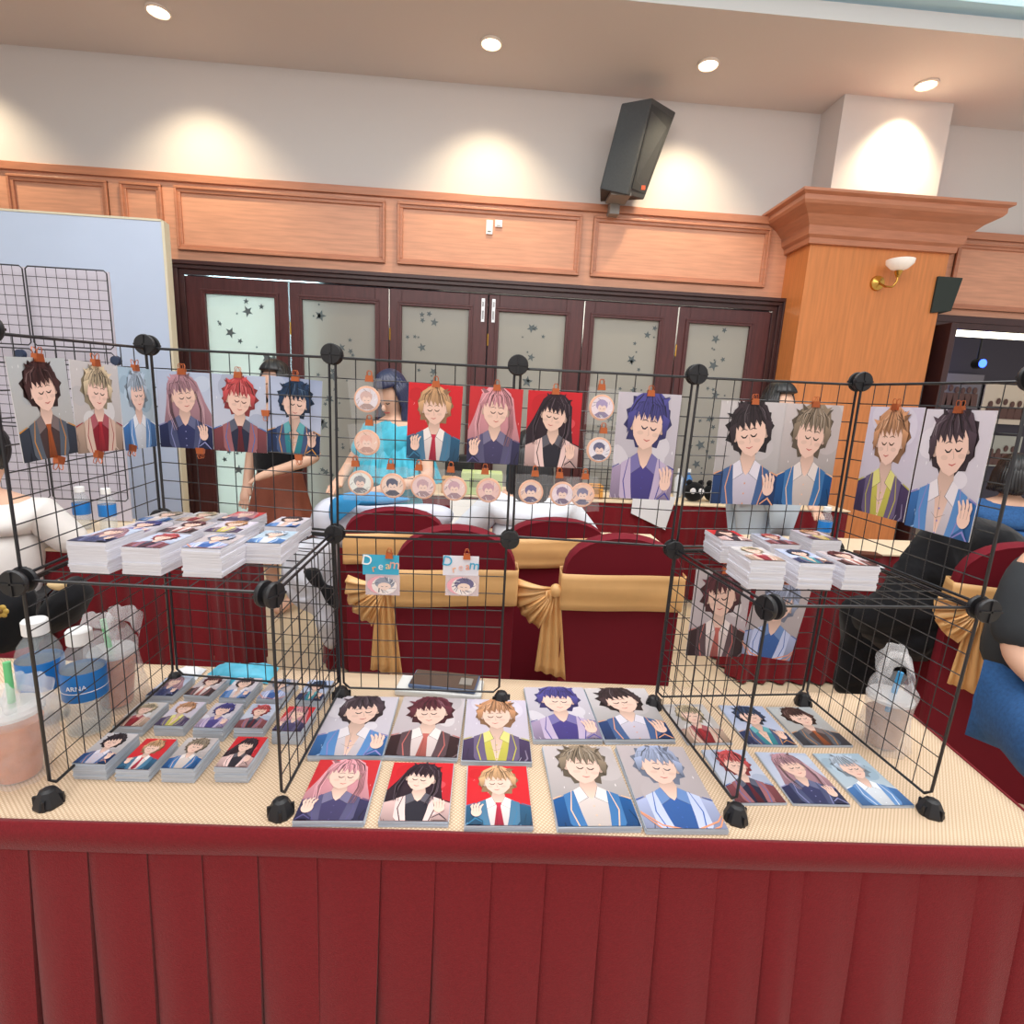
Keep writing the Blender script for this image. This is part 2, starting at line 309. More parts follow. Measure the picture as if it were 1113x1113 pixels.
# open door leaf at the column side, with brass hinges
dl = thing('open_door_leaf', (4.5, 3.5, 0), 'dark mahogany door leaf standing open at the right doorway', 'door')
MB().box((4.53, 3.56, 1.13), (0.055, 0.42, 2.26)).box((4.60, 3.74, 1.13), (0.03, 0.05, 2.26)).build('leaf', M_darker, dl, smooth=False, bevel=0.004)
for zz in (2.12, 1.86, 1.1): MB().box((4.572, 3.72, zz), (0.03, 0.08, 0.1)).tube([(4.58, 3.68, zz-0.055), (4.58, 3.68, zz+0.055)], 0.01).build('hinge', M_brass, dl)
sp = thing('side_wedge', (4.43, 3.45, 2.27), 'narrow dark green-black wedge beside the sconce column above the open door', 'speaker')  # plain dark wedge modelled from its outline, nature undetermined
MB().add([at_y(1020, 300, 3.4), at_y(1047, 302, 3.4), at_y(1034, 338, 3.4), at_y(1012, 340, 3.4)] + [at_y(1020, 300, 3.4)+Vector((0.05, .3, 0)), at_y(1047, 302, 3.4)+Vector((0.05, .3, 0)), at_y(1034, 338, 3.4)+Vector((0.05, .3, 0)), at_y(1012, 340, 3.4)+Vector((0.05, .3, 0))],
    [(0, 3, 2, 1), (4, 5, 6, 7), (0, 1, 5, 4), (1, 2, 6, 5), (2, 3, 7, 6), (3, 0, 4, 7)]).build('cabinet', mat('dark_green_wedge', '#2c332f', 0.8), sp, smooth=False, bevel=0.004)

# downlights
M_lamp = mat('downlight_lens', '#fff3e0', 0.4, emit='#ffd9b0', es=9.0); M_ring = mat('downlight_ring', '#e9ddd2', 0.4)
for k, (px, py, lb) in enumerate(((172, 12, 'recessed round downlight, leftmost in the ceiling'), (534, 47, 'recessed round downlight near the middle of the ceiling'), (770, 70, 'recessed round downlight above the hanging loudspeaker'), (1007, 92, 'recessed round downlight above the cream column'))):
    p = at_z(px, py, CZ-0.005)
    o = thing('downlight', (p.x, p.y, CZ-0.012), lb, 'ceiling light', 'recessed downlights in the ceiling')
    MB().lathe([(0.078, 0.012), (0.08, 0), (0.068, -0.004), (0.064, 0.006)], o.location, 28).build('trim_ring', M_ring, o)
    MB().lathe([(0.0, 0.002), (0.05, 0.0), (0.064, 0.006)], o.location, 28).build('lens', M_lamp, o)
    l = bpy.data.lights.new('downlight_beam', 'SPOT'); l.energy = 58 if k < 3 else 75; l.color = (1, 0.84, 0.56); l.spot_size = math.radians(105 if k < 3 else 100); l.spot_blend = 0.9; l.shadow_soft_size = 0.05
    lo = bpy.data.objects.new('downlight_beam', l); COL.objects.link(lo); lo.location = (p.x, p.y, CZ-0.05); lo.rotation_euler = (math.radians(14), 0, 0)
l = bpy.data.lights.new('downlight_beam', 'SPOT'); l.energy = 58; l.color = (1, 0.84, 0.56); l.spot_size = math.radians(105); l.spot_blend = 0.9; l.shadow_soft_size = 0.05
lo = bpy.data.objects.new('downlight_beam', l); COL.objects.link(lo); lo.location = (-3.45, 3.28, CZ-0.05); lo.rotation_euler = (math.radians(14), 0, 0)

# hanging loudspeaker
p = at_y(697, 160, 3.5)
o = thing('loudspeaker', (p.x, 3.5, 3.10), 'large black loudspeaker tilted on the ledge above the folding doors', 'speaker')
q = [at_y(676, 112, 3.42), at_y(709, 106, 3.42), at_y(735, 122, 3.62), at_y(700, 217, 3.62), at_y(682, 212, 3.42), at_y(652, 205, 3.42)]
A, B_, C_, D_, E_, F_ = q; off = Vector((0.06, 0.27, 0.0))
MB().add([F_, E_, B_, A, D_, C_, F_+off, A+off], [(0, 1, 2, 3), (1, 4, 5, 2), (6, 7, 5, 4), (0, 3, 7, 6), (3, 2, 5, 7), (0, 6, 4, 1)]).build('cabinet', mat('speaker_black', '#3a3b3d', 0.6, noise_amt=0.1, nscale=80), o, smooth=False, bevel=0.008)
nrm = (C_-B_).cross(E_-B_).normalized(); 
gr = MB(); ins = [B_.lerp(D_, 0.06), C_.lerp(E_, 0.08), D_.lerp(B_, 0.06), E_.lerp(C_, 0.08)]
ins = [v + nrm*(-0.004 if (CAM_LOC-v).dot(nrm) < 0 else 0.004) for v in ins]
gr.add(ins, [(0, 1, 2, 3)]).build('grille', mat('speaker_grille', '#2d2e30', 0.7, noise_amt=0.2, nscale=150), o, smooth=False, solid=0.003)
br_ = MB(); bp_ = at_y(668, 212, 3.5); br_.box((bp_.x+0.04, 3.55, bp_.z+0.0), (0.16, 0.2, 0.03)); br_.box((bp_.x+0.04, 3.7, bp_.z-0.04), (0.08, 0.12, 0.1)); br_.build('mounting_bracket', mat('grey_bracket', '#8d8782', 0.5), o, smooth=False)
lp = at_y(700, 203, 3.41); MB().box((lp.x, 3.43, lp.z), (0.03, 0.01, 0.03)).build('orange_badge', mat('orange_badge', '#e85a2a', 0.5), o, smooth=False)

# wall sconce
p = at_y(953, 308, CY)
o = thing('wall_sconce', (p.x, CY, p.z), 'brass wall sconce with white glass bowl on the orange wood column', 'wall light')
MB().lathe([(0.0, -0.03), (0.02, -0.028), (0.035, -0.02), (0.055, -0.016), (0.06, 0)], (p.x, CY, p.z), 24, axis='Y').build('wall_plate', M_brass, o)
MB().tube([(p.x, CY-0.02, p.z), (p.x+0.02, CY-0.08, p.z-0.04), (p.x+0.045, CY-0.13, p.z-0.05), (p.x+0.065, CY-0.14, p.z-0.01), (p.x+0.065, CY-0.14, p.z+0.05)], 0.008, 10).lathe([(0.012, 0.02), (0.025, 0.05), (0.03, 0.07)], (p.x+0.065, CY-0.14, p.z), 16).build('arm', M_brass, o)
MB().lathe([(0.02, 0.07), (0.06, 0.085), (0.095, 0.12), (0.10, 0.15), (0.094, 0.15), (0.088, 0.125), (0.055, 0.092), (0.0, 0.08)], (p.x+0.065, CY-0.14, p.z), 28).build('glass_bowl', mat('white_glass', '#f3ece6', 0.25, emit='#fff0e0', es=0.15), o)
# small notices on the panelling
for k, (px, py, ww, hh, lb) in enumerate(((532, 247, 0.055, 0.11, 'tall narrow white notice plate on the panelling above the doors'), (542, 243, 0.06, 0.055, 'small square white notice plate on the panelling above the doors'))):
    p = at_y(px, py, fy-0.01); m = MB().box(p, (ww, 0.01, hh)); o = m.build('notice_plate', M_white, smooth=False, bevel=0.002); tag(o, lb, 'notice')
    mk = MB()
    for a in range(1): mk.box((p.x, p.y-0.006, p.z-hh*0.3+a*hh*0.3), (ww*0.5, 0.002, hh*0.08))
    mk.build('printed_lines', mat('grey_ink', '#777777', 0.7), o, smooth=False)

# ================================================================== MAIN TABLE
TZ = 0.75
def tf(x): return -0.378 - 0.031*x      # front edge
def tb(x): return 0.118 - 0.043*x       # back edge
TX0, TX1f, TX1b = -1.35, 1.645, 1.70
o = thing('folding_table', (0.3, -0.1, 0), 'long banquet table under beige linen and red skirt, in front', 'table')
MB().prism([(TX0, tf(TX0)+.01), (TX1f-.01, tf(1.64)+.01), (TX1b-.01, tb(1.7)-.01), (TX0, tb(TX0)-.01)], 0.715, 0.742).build('tabletop', mat('table_board', '#8a6a4a', .7), o, smooth=False)
for x in (-1.2, 1.55):
    for y in (-0.3, 0.0): MB().tube([(x, y, 0), (x, y, 0.715)], 0.015).build('leg', M_steel, o)
cl = MB()
def clothtop(u, v):
    x = TX0 + u*(TX1f + (TX1b-TX1f)*v - TX0); y = tf(x)*(1-v) + tb(x)*v
    y += (0.004*noise.noise(Vector((x*3, 0, 0))) if v < 0.01 else 0)
    return Vector((x, y, TZ + 0.0006*noise.noise(Vector((x*8, y*8, 0)))))
cl.grid(clothtop, 90, 12)
o = cl.build('beige_tablecloth', M_linen, solid=0.003); tag(o, 'beige woven linen cover on the top of the front table', 'tablecloth')
# red skirt: band and knife pleats
sk = thing('table_skirt', (0.3, -0.4, 0.0), 'pleated burgundy table skirt around the front table', 'table skirt')
def edgept(s):    # s along the perimeter: front, then right end
    L1 = TX1f-TX0
    if s <= L1: x = TX0+s; return Vector((x, tf(x), 0)), Vector((0, -1, 0))
    t = (s-L1); y0 = tf(TX1f); return Vector((TX1f+0.055*t/0.46, y0+t, 0)), Vector((1, -0.1, 0)).normalized()
L1 = TX1f-TX0; LT = L1+0.46
def band(u, v):
    s = u*LT; p, n = edgept(s); prof = [(-0.003, TZ+0.002), (0.002, TZ+0.002), (0.0045, TZ-0.001), (0.009, TZ-0.01), (0.0145, TZ-0.036)]
    k = prof[int(round(v*4))]; q = p + n*(k[0] + 0.0015*noise.noise(Vector((s*5, v*3, 2)))); q.z = k[1]; return q
MB().grid(band, 160, 4).build('top_band', M_red, sk, solid=0.002)
px_folds = [-40, 18, 86, 153, 215, 277, 343, 414, 474, 535, 594, 655, 716, 778, 832, 868, 929, 990, 1049, 1099, 1160]
folds = sorted(at_y(p_, 925, -0.405).x for p_ in px_folds)
while folds[0] > TX0: folds.insert(0, folds[0]-0.105)
fs_ = [f-TX0 for f in folds if f > TX0 and f < TX1f-0.02] 
s_ = fs_[-1]+0.1
while s_ < LT: fs_.append(s_); s_ += 0.1
fs_ = [0.0]+fs_+[LT]
pl = MB(); zs = [TZ-0.026, TZ-0.035, TZ-0.06, TZ-0.12, TZ-0.2, TZ-0.3, TZ-0.42, TZ-0.55, 0.03]
cols = []; rp = random.Random(3)
for i in range(len(fs_)-1):
    a, c_ = fs_[i], fs_[i+1]; ph = rp.uniform(0.8, 1.2); lean = rp.uniform(-0.006, 0.006)
    for k in range(7):
        t = k/6; cols.append((a+(c_-a)*t, t, ph, lean))
    cols.append((c_-0.001, -1, ph, lean))
def pv(j, z):
    s, t, ph, lean = cols[j]; dz = max(0, TZ-0.035-z); g = min(1, dz/0.5)*0.9+0.05
    p, n = edgept(min(max(s+lean*dz*3, 0), LT))
    if t < 0: d = 0.006                       # inner return of the knife pleat
    else: d = 0.006 + (0.001+0.034*g*ph)*math.sin(PI*min(1, 0.12+t*0.80)**1.0)*0.9 + 0.010*g*t
    if t == 1.0: d = 0.008 + 0.02*g*ph
    q = p + n*(d + 0.02*g + 0.003*noise.noise(Vector((s*6, z*3, 1)))); q.z = z; return q
pv_v = [pv(j, z) for z in zs for j in range(len(cols))]; nC = len(cols)
pl.add(pv_v, [(r*nC+j, r*nC+j+1, (r+1)*nC+j+1, (r+1)*nC+j) for r in range(len(zs)-1) for j in range(nC-1)])
pl.build('pleated_drop', M_red, sk, angle=0.75)

# ================================================================== WIRE GRID RACK
def node(px, py, z): return at_z(px, py, z)
N = {}
FZ = TZ+0.022
for i, (px, py) in enumerate(((190, 735), (371, 750), (545, 755), (711, 760), (874, 757))): N[i, 0, 0] = at_z(px, py, FZ)
N[0, 1, 0] = at_z(52, 862, FZ); N[1, 1, 0] = at_z(305, 873, FZ); N[3, 1, 0] = at_z(801, 879, FZ); N[4, 1, 0] = at_z(1013, 873, FZ)
N[0, 0, 1] = None
for k, px, py in ((1, 364, 580), (2, 554, 586), (3, 732, 597), (4, 905, 596)): N[k, 0, 1] = at_y(px, py, N[k, 0, 0].y)
for k, px, py in ((0, 160, 375), (1, 361, 385), (2, 563, 397), (3, 757, 407), (4, 935, 415)): N[k, 0, 2] = at_y(px, py, N[k, 0, 0].y)
N[0, 0, 1] = at_y(176, 563, N[0, 0, 0].y)
for k, px, py in ((0, 20, 632), (1, 293, 646), (3, 837, 660), (4, 1069, 662)): N[k, 1, 1] = at_y(px, py, N[k, 1, 0].y)
N[0, 1, 2] = N[0, 1, 1] + (N[0, 0, 2]-N[0, 0, 1]); N[4, 1, 2] = N[4, 1, 1] + (N[4, 0, 2]-N[4, 0, 1])
rack = thing('wire_grid_rack', (0.73, -0.15, TZ), 'black wire grid display rack of open cubes standing on the beige table', 'display rack')
def panel(a, b, c, d, mb=None, n=9, par=rack, rw=0.0026, rg=0.0011):   # a-b bottom, d-c top
    own = mb is None; mb = mb or MB(); cen = (a+b+c+d)/4
    ins = [p.lerp(cen, 0.034) for p in (a, b, c, d)]; a, b, c, d = ins
    def P(u, v): return a*(1-u)*(1-v)+b*u*(1-v)+c*u*v+d*(1-u)*v
    e = 0.035
    corner = [P(e, 0), P(1-e, 0), P(1, e), P(1, 1-e), P(1-e, 1), P(e, 1), P(0, 1-e), P(0, e), P(e, 0)]
    mb.tube(corner, rw, 6)
    for k in range(1, n):
        t = k/n; mb.tube([P(t, 0), P(t, 1)], rg, 4, cap=False); mb.tube([P(0, t), P(1, t)], rg, 4, cap=False)
    if own: mb.build('grid_panel', M_wire, par)
G = lambda *k: N[k]
for i in range(4): panel(G(i, 0, 1), G(i+1, 0, 1), G(i+1, 0, 2), G(i, 0, 2))
for i in (0, 1, 3): panel(G(i, 0, 0), G(i+1, 0, 0), G(i+1, 0, 1), G(i, 0, 1))
for i in (0, 1, 3, 4): panel(G(i, 1, 0), G(i, 0, 0), G(i, 0, 1), G(i, 1, 1))
for i in (0, 4): panel(G(i, 1, 1), G(i, 0, 1), G(i, 0, 2), G(i, 1, 2))
for i in (0, 3): panel(G(i, 1, 1), G(i+1, 1, 1), G(i+1, 0, 1), G(i, 0, 1))
def connector(p, ax):
    R = Matrix.Rotation({'Y': 0, 'X': PI/2}.get(ax, ax if isinstance(ax, float) else 0), 4, 'Z'); mb = MB()
    for s in (-1, 1): mb.lathe([(0.014, s*0.004), (0.0195, s*0.005), (0.0205, s*0.009), (0.019, s*0.0125), (0.0, s*0.0135)][::s], (0, 0, 0), 24, axis='Y')
    for s in (-1, 1):
        for k in range(4):
            a = k*PI/2+PI/4*0; mb.box((math.cos(a)*0.010, s*0.0138, math.sin(a)*0.010), (0.017 if k % 2 == 0 else 0.0035, 0.003, 0.0035 if k % 2 == 0 else 0.017))
    mb.lathe([(0.012, -0.006), (0.012, 0.006)], (0, 0, 0), 12, axis='Y')
    for v in range(len(mb.v)): mb.v[v] = p + (R @ mb.v[v])
    mb.build('connector', M_conn, rack, angle=0.5)
def foot(p):
    mb = MB(); b = Vector((p.x, p.y, TZ+0.0015))
    mb.lathe([(0.0205, 0), (0.021, 0.004), (0.017, 0.016), (0.012, 0.026), (0.006, 0.029)], b, 8)
    for k in range(4):
        a = k*PI/2+0.3; mb.box(b+Vector((math.cos(a)*0.0125, math.sin(a)*0.0125, 0.009)), (0.016, 0.004, 0.018), a)
    mb.build('foot', M_conn, rack, angle=0.4)
for k, p in N.items():
    if k[2] == 0: foot(p)
    elif k[1] == 0: connector(p, 'Y')
    elif k in ((1, 1, 1), (3, 1, 1)): connector(p, 1.25 if k[0] == 1 else -1.25)
    else: connector(p, 'Y')

# ================================================================== PRINTED ART (generic portraits, plain stand-ins)
class Art:
    def __init__(s, H=1.414): s.mb = MB(); s.z = 0.0; s.H = H
    def poly(s, pts, col, col2=None, clip=True):
        s.z += 0.0012
        if clip: pts = s.clip(pts)
        if len(pts) < 3: return
        c = lin(col)
        if col2:
            c2 = lin(col2); ys = [p[1] for p in pts]; a, b = min(ys), max(ys)+1e-6
            cc = tuple(tuple(c2[i]+(c[i]-c2[i])*((p[1]-a)/(b-a)) for i in range(3)) for p in pts)
        else: cc = tuple([tuple(c)]*len(pts))
        s.mb.add([(p[0], p[1], s.z) for p in pts], [tuple(range(len(pts)))], cc)
    def clip(s, pts):
        X, Y = 0.5, s.H/2
        for ax, lim, sg in ((0, X, 1), (0, -X, -1), (1, Y, 1), (1, -Y, -1)):
            out = []
            for i in range(len(pts)):
                p, q = pts[i-1], pts[i]; ip = sg*p[ax] <= sg*lim+1e-9; iq = sg*q[ax] <= sg*lim+1e-9
                if ip != iq:
                    t = (lim-p[ax])/(q[ax]-p[ax]); out.append((p[0]+t*(q[0]-p[0]), p[1]+t*(q[1]-p[1])))
                if iq: out.append(q)
            pts = out
            if len(pts) < 3: return []
        return pts
    def ell(s, cx, cy, rx, ry, col, rot=0, n=16, col2=None):
        c, d = math.cos(rot), math.sin(rot)
        s.poly([(cx+rx*math.cos(t)*c-ry*math.sin(t)*d, cy+rx*math.cos(t)*d+ry*math.sin(t)*c) for t in [2*PI*k/n for k in range(n)]], col, col2)
    def line(s, pts, wd, col):
        L, R = [], []
        for i, p in enumerate(pts):
            a, b = pts[max(i-1, 0)], pts[min(i+1, len(pts)-1)]; dx, dy = b[0]-a[0], b[1]-a[1]; l = math.hypot(dx, dy)+1e-9
            t = i/(len(pts)-1); ww = wd*(0.35+0.65*math.sin(PI*min(max(t, .08), .92)))
            L.append((p[0]-dy/l*ww/2, p[1]+dx/l*ww/2)); R.append((p[0]+dy/l*ww/2, p[1]-dx/l*ww/2))
        s.poly(L+R[::-1], col)
def shade(c, k):
    c = c.lstrip('#'); v = [int(c[i:i+2], 16) for i in (0, 2, 4)]
    v = [max(0, min(255, int(x*k if k < 1 else x+(255-x)*(k-1)))) for x in v]; return '#%02x%02x%02x' % tuple(v)
def portrait(seed, bg, bg2, hair, coat, trim, shirt, style='short', tie=None, hand=True, tilt=0.0, cx=0.0, cy=0.0, zoom=1.0, skin='#f3cdbd', H=1.414, rope=None, open_chest=False):
    r = random.Random(seed); A_ = Art(H); h = H/2
    A_.poly([(-.5, -h), (.5, -h), (.5, h), (-.5, h)], bg, bg2)
    for _ in range(7):
        x, y, q = r.uniform(-.45, .45), r.uniform(-.1, h), r.uniform(.008, .02); A_.poly([(x, y+q*1.6), (x+q*.5, y), (x, y-q*1.6), (x-q*.5, y)], shade(bg, 1.5))
    for _ in range(3): A_.ell(r.uniform(-.4, .4), r.uniform(-.2, h-.1), r.uniform(.1, .22), r.uniform(.1, .25), shade(bg, r.choice((.93, 1.18))), r.random())
    Z = zoom*1.32; cy -= .06; c, d = math.cos(tilt), math.sin(tilt); hx, hy = cx, .24*Z+cy      # head centre
    def Hd(x, y): x *= Z; y *= Z; return (hx+x*c-y*d, hy+x*d+y*c)
    def B(x, y): return (cx*.8+x*Z, cy-.12+y*Z)
    hd, hl = shade(hair, .62), shade(hair, 1.22); ln = shade(hair, .38)
    # hair behind
    if style == 'long':
        pts = [Hd(-.2, .2), Hd(-.1, .31), Hd(.08, .31), Hd(.22, .18), Hd(.28, -.1), Hd(.36, -.35), Hd(.28, -.62), Hd(.2, -.45), Hd(.12, -.6), Hd(0, -.4), Hd(-.14, -.62), Hd(-.2, -.44), Hd(-.3, -.6), Hd(-.36, -.35), Hd(-.27, -.08)]
        A_.poly(pts, hair, hd)
    else:
        n = 26; pts = []
        for k in range(n):
            a = 2*PI*k/n; rr = (0.245 if k % 2 else 0.285)*(1+r.uniform(-.07, .07))
            pts.append(Hd(rr*math.cos(a)*0.93, .04+rr*math.sin(a)))
        A_.poly(pts, hd)
    # shoulders
    sh = [B(-.62, -1), B(-.56, -.28), B(-.46, -.13), B(-.22, -.03), B(-.08, .05), B(.08, .05), B(.22, -.03), B(.46, -.13), B(.56, -.28), B(.62, -1)]
    A_.poly(sh, coat, shade(coat, .72))
    for _ in range(16):
        x, y = r.uniform(-.5, .5), r.uniform(-.6, -.15); A_.line([B(x, y), B(x+r.uniform(-.06, .06), y-.12), B(x+r.uniform(-.12, .12), y-r.uniform(.2, .3))], r.uniform(.01, .03), shade(coat, r.choice((.5, .7, 1.3, 1.5))))
    A_.poly([B(-.13, .04), B(.13, .04), B(.17, -.2), B(.06, -1), B(-.06, -1), B(-.17, -.2)], shirt, shade(shirt, .85))
    sk2 = shade(skin, .82)
    A_.poly([B(-.07, .16), B(.07, .16), B(.09, .02), B(0, -.08 if not open_chest else -.42), B(-.09, .02)], sk2, skin)
    if open_chest:
        A_.line([B(-.02, -.02), B(-.01, -.18), B(0, -.36)], .008, shade(skin, .65)); A_.line([B(-.08, -.2), B(-.02, -.24), B(.07, -.2)], .008, shade(skin, .65))
    for s in (-1, 1):
        A_.poly([B(s*.08, .07), B(s*.17, .01), B(s*.15, -.14), B(s*.03, -.06)], shade(shirt, 1.25)); A_.line([B(s*.08, .07), B(s*.03, -.06), B(s*.15, -.14), B(s*.17, .01)], .007, shade(coat, .45))
        A_.poly([B(s*.15, .02), B(s*.25, -.03), B(s*.24, -.34), B(s*.06, -.62), B(s*.12, -.25)], shade(coat, 1.15))
        A_.line([B(s*.17, .02), B(s*.21, -.2), B(s*.16, -.4), B(s*.05, -.64)], .018, trim)
        A_.line([B(s*.47, -.14), B(s*.40, -.3), B(s*.42, -.5), B(s*.38, -.7)], .014, shade(coat, .5))
        A_.line([B(s*.27, -.04), B(s*.38, -.09), B(s*.5, -.2)], .022, trim)
    if rope:
        for s in (0, .05): A_.line([B(-.42, -.14), B(-.2, -.34-s), B(.05, -.4-s), B(.3, -.3-s), B(.44, -.14)], .026, rope)
    if tie: A_.poly([B(-.035, -.03), B(.035, -.03), B(.022, -.09), B(.055, -.4), B(0, -.47), B(-.055, -.4), B(-.022, -.09)], tie, shade(tie, .7)); A_.line([B(-.01, -.1), B(-.02, -.4)], .01, shade(tie, .55))
    else:
        for k in range(3): A_.ell(*B(.0, -.16-.1*k), .012, .012, trim)
    # face
    face = [Hd(x, y) for x, y in ((-.155, .1), (-.16, -.02), (-.135, -.11), (-.07, -.19), (0, -.225), (.07, -.19), (.135, -.11), (.16, -.02), (.155, .1), (.09, .2), (-.09, .2))]
    for s in (-1, 1): A_.ell(*Hd(s*.165, -.02), .026*Z, .045*Z, sk2)
    A_.poly(face, skin, shade(skin, .97)); fx = r.choice((-.02, .02))
    for s in (-1, 1):
        A_.ell(*Hd(fx+s*.085, -.075), .036*Z, .02*Z, shade(skin, .93))
        A_.line([Hd(fx+s*.05-.035, -.012), Hd(fx+s*.05-.012, -.034), Hd(fx+s*.05+.012, -.034), Hd(fx+s*.05+.035, -.012)], .016*Z, ln)
        A_.line([Hd(fx+s*.05-.035, .035), Hd(fx+s*.05, .048), Hd(fx+s*.05+.035, .035)], .009*Z, ln)
    A_.line([Hd(fx, -.03), Hd(fx+.012, -.085), Hd(fx, -.095)], .007*Z, sk2); A_.line([Hd(fx-.035, -.13), Hd(fx, -.142), Hd(fx+.035, -.128)], .012*Z, '#c4605c')
    # fringe
    fr = [Hd(-.2, -.02), Hd(-.22, .12), Hd(-.17, .24), Hd(-.06, .31), Hd(.07, .315), Hd(.18, .24), Hd(.225, .1), Hd(.2, -.03), Hd(.17, .05)]
    nx = 6
    for k in range(nx): x = .15-.3*k/(nx-1); fr += [Hd(x+.015, r.uniform(.02, .055)), Hd(x-.03, r.uniform(.09, .13))]
    fr.append(Hd(-.17, .04)); A_.poly(fr, hair, hd)
    for k in range(22):
        x = -.2+.4*(k+r.uniform(-.4, .4))/21; y0 = r.uniform(.2, .3); A_.line([Hd(x*.4+tilt*.1, y0), Hd(x*.8+r.uniform(-.02, .02), .19), Hd(x*1.03, r.uniform(.03, .12))], r.uniform(.004, .022), r.choice((hd, hd, hl, ln, shade(hair, .8))))
    for k in range(5): a = r.uniform(.6, 2.5); A_.poly([Hd(.2*math.cos(a), .05+.22*math.sin(a)), Hd(.31*math.cos(a+.12), .05+.30*math.sin(a+.12)), Hd(.22*math.cos(a+.25), .05+.24*math.sin(a+.25))], r.choice((hair, hd)))

    if style == 'long':
        for s in (-1, 1):
            for k in range(5): x = s*(.17+.014*k); A_.line([Hd(x, .05), Hd(x+s*.03, -.2), Hd(x+s*r.uniform(-.03, .01), -.45)], .012, r.choice((hd, hl, ln)))
    else:
        for s in (-1, 1): A_.poly([Hd(s*.15, .12), Hd(s*.235, .08), Hd(s*.21, -.1), Hd(s*.17, -.03)], hair, hd)
    if hand:
        s = r.choice((-1, 1)) if hand is True else hand
        A_.poly([B(s*.2, -1), B(s*.40, -1), B(s*.36, -.42), B(s*.27, -.26), B(s*.18, -.34)], shade(coat, .9), shade(coat, .7))
        A_.line([B(s*.19, -.36), B(s*.27, -.30), B(s*.36, -.4)], .03, trim); px_, py_ = B(s*.26, -.2)
        A_.ell(px_, py_, .062*Z, .075*Z, skin)
        for k in range(4): A_.line([(px_+(-.045+.03*k)*Z, py_+.03*Z), (px_+(-.055+.035*k)*Z, py_+(.09+.01*(k % 3))*Z), (px_+(-.06+.04*k-s*.02)*Z, py_+(.13+.012*(k % 3))*Z)], .03*Z, skin); 
        for k in range(3): A_.line([(px_+(-.03+.03*k)*Z, py_+.0), (px_+(-.035+.035*k)*Z, py_+.1*Z)], .006*Z, shade(skin, .7))
    return A_.mb
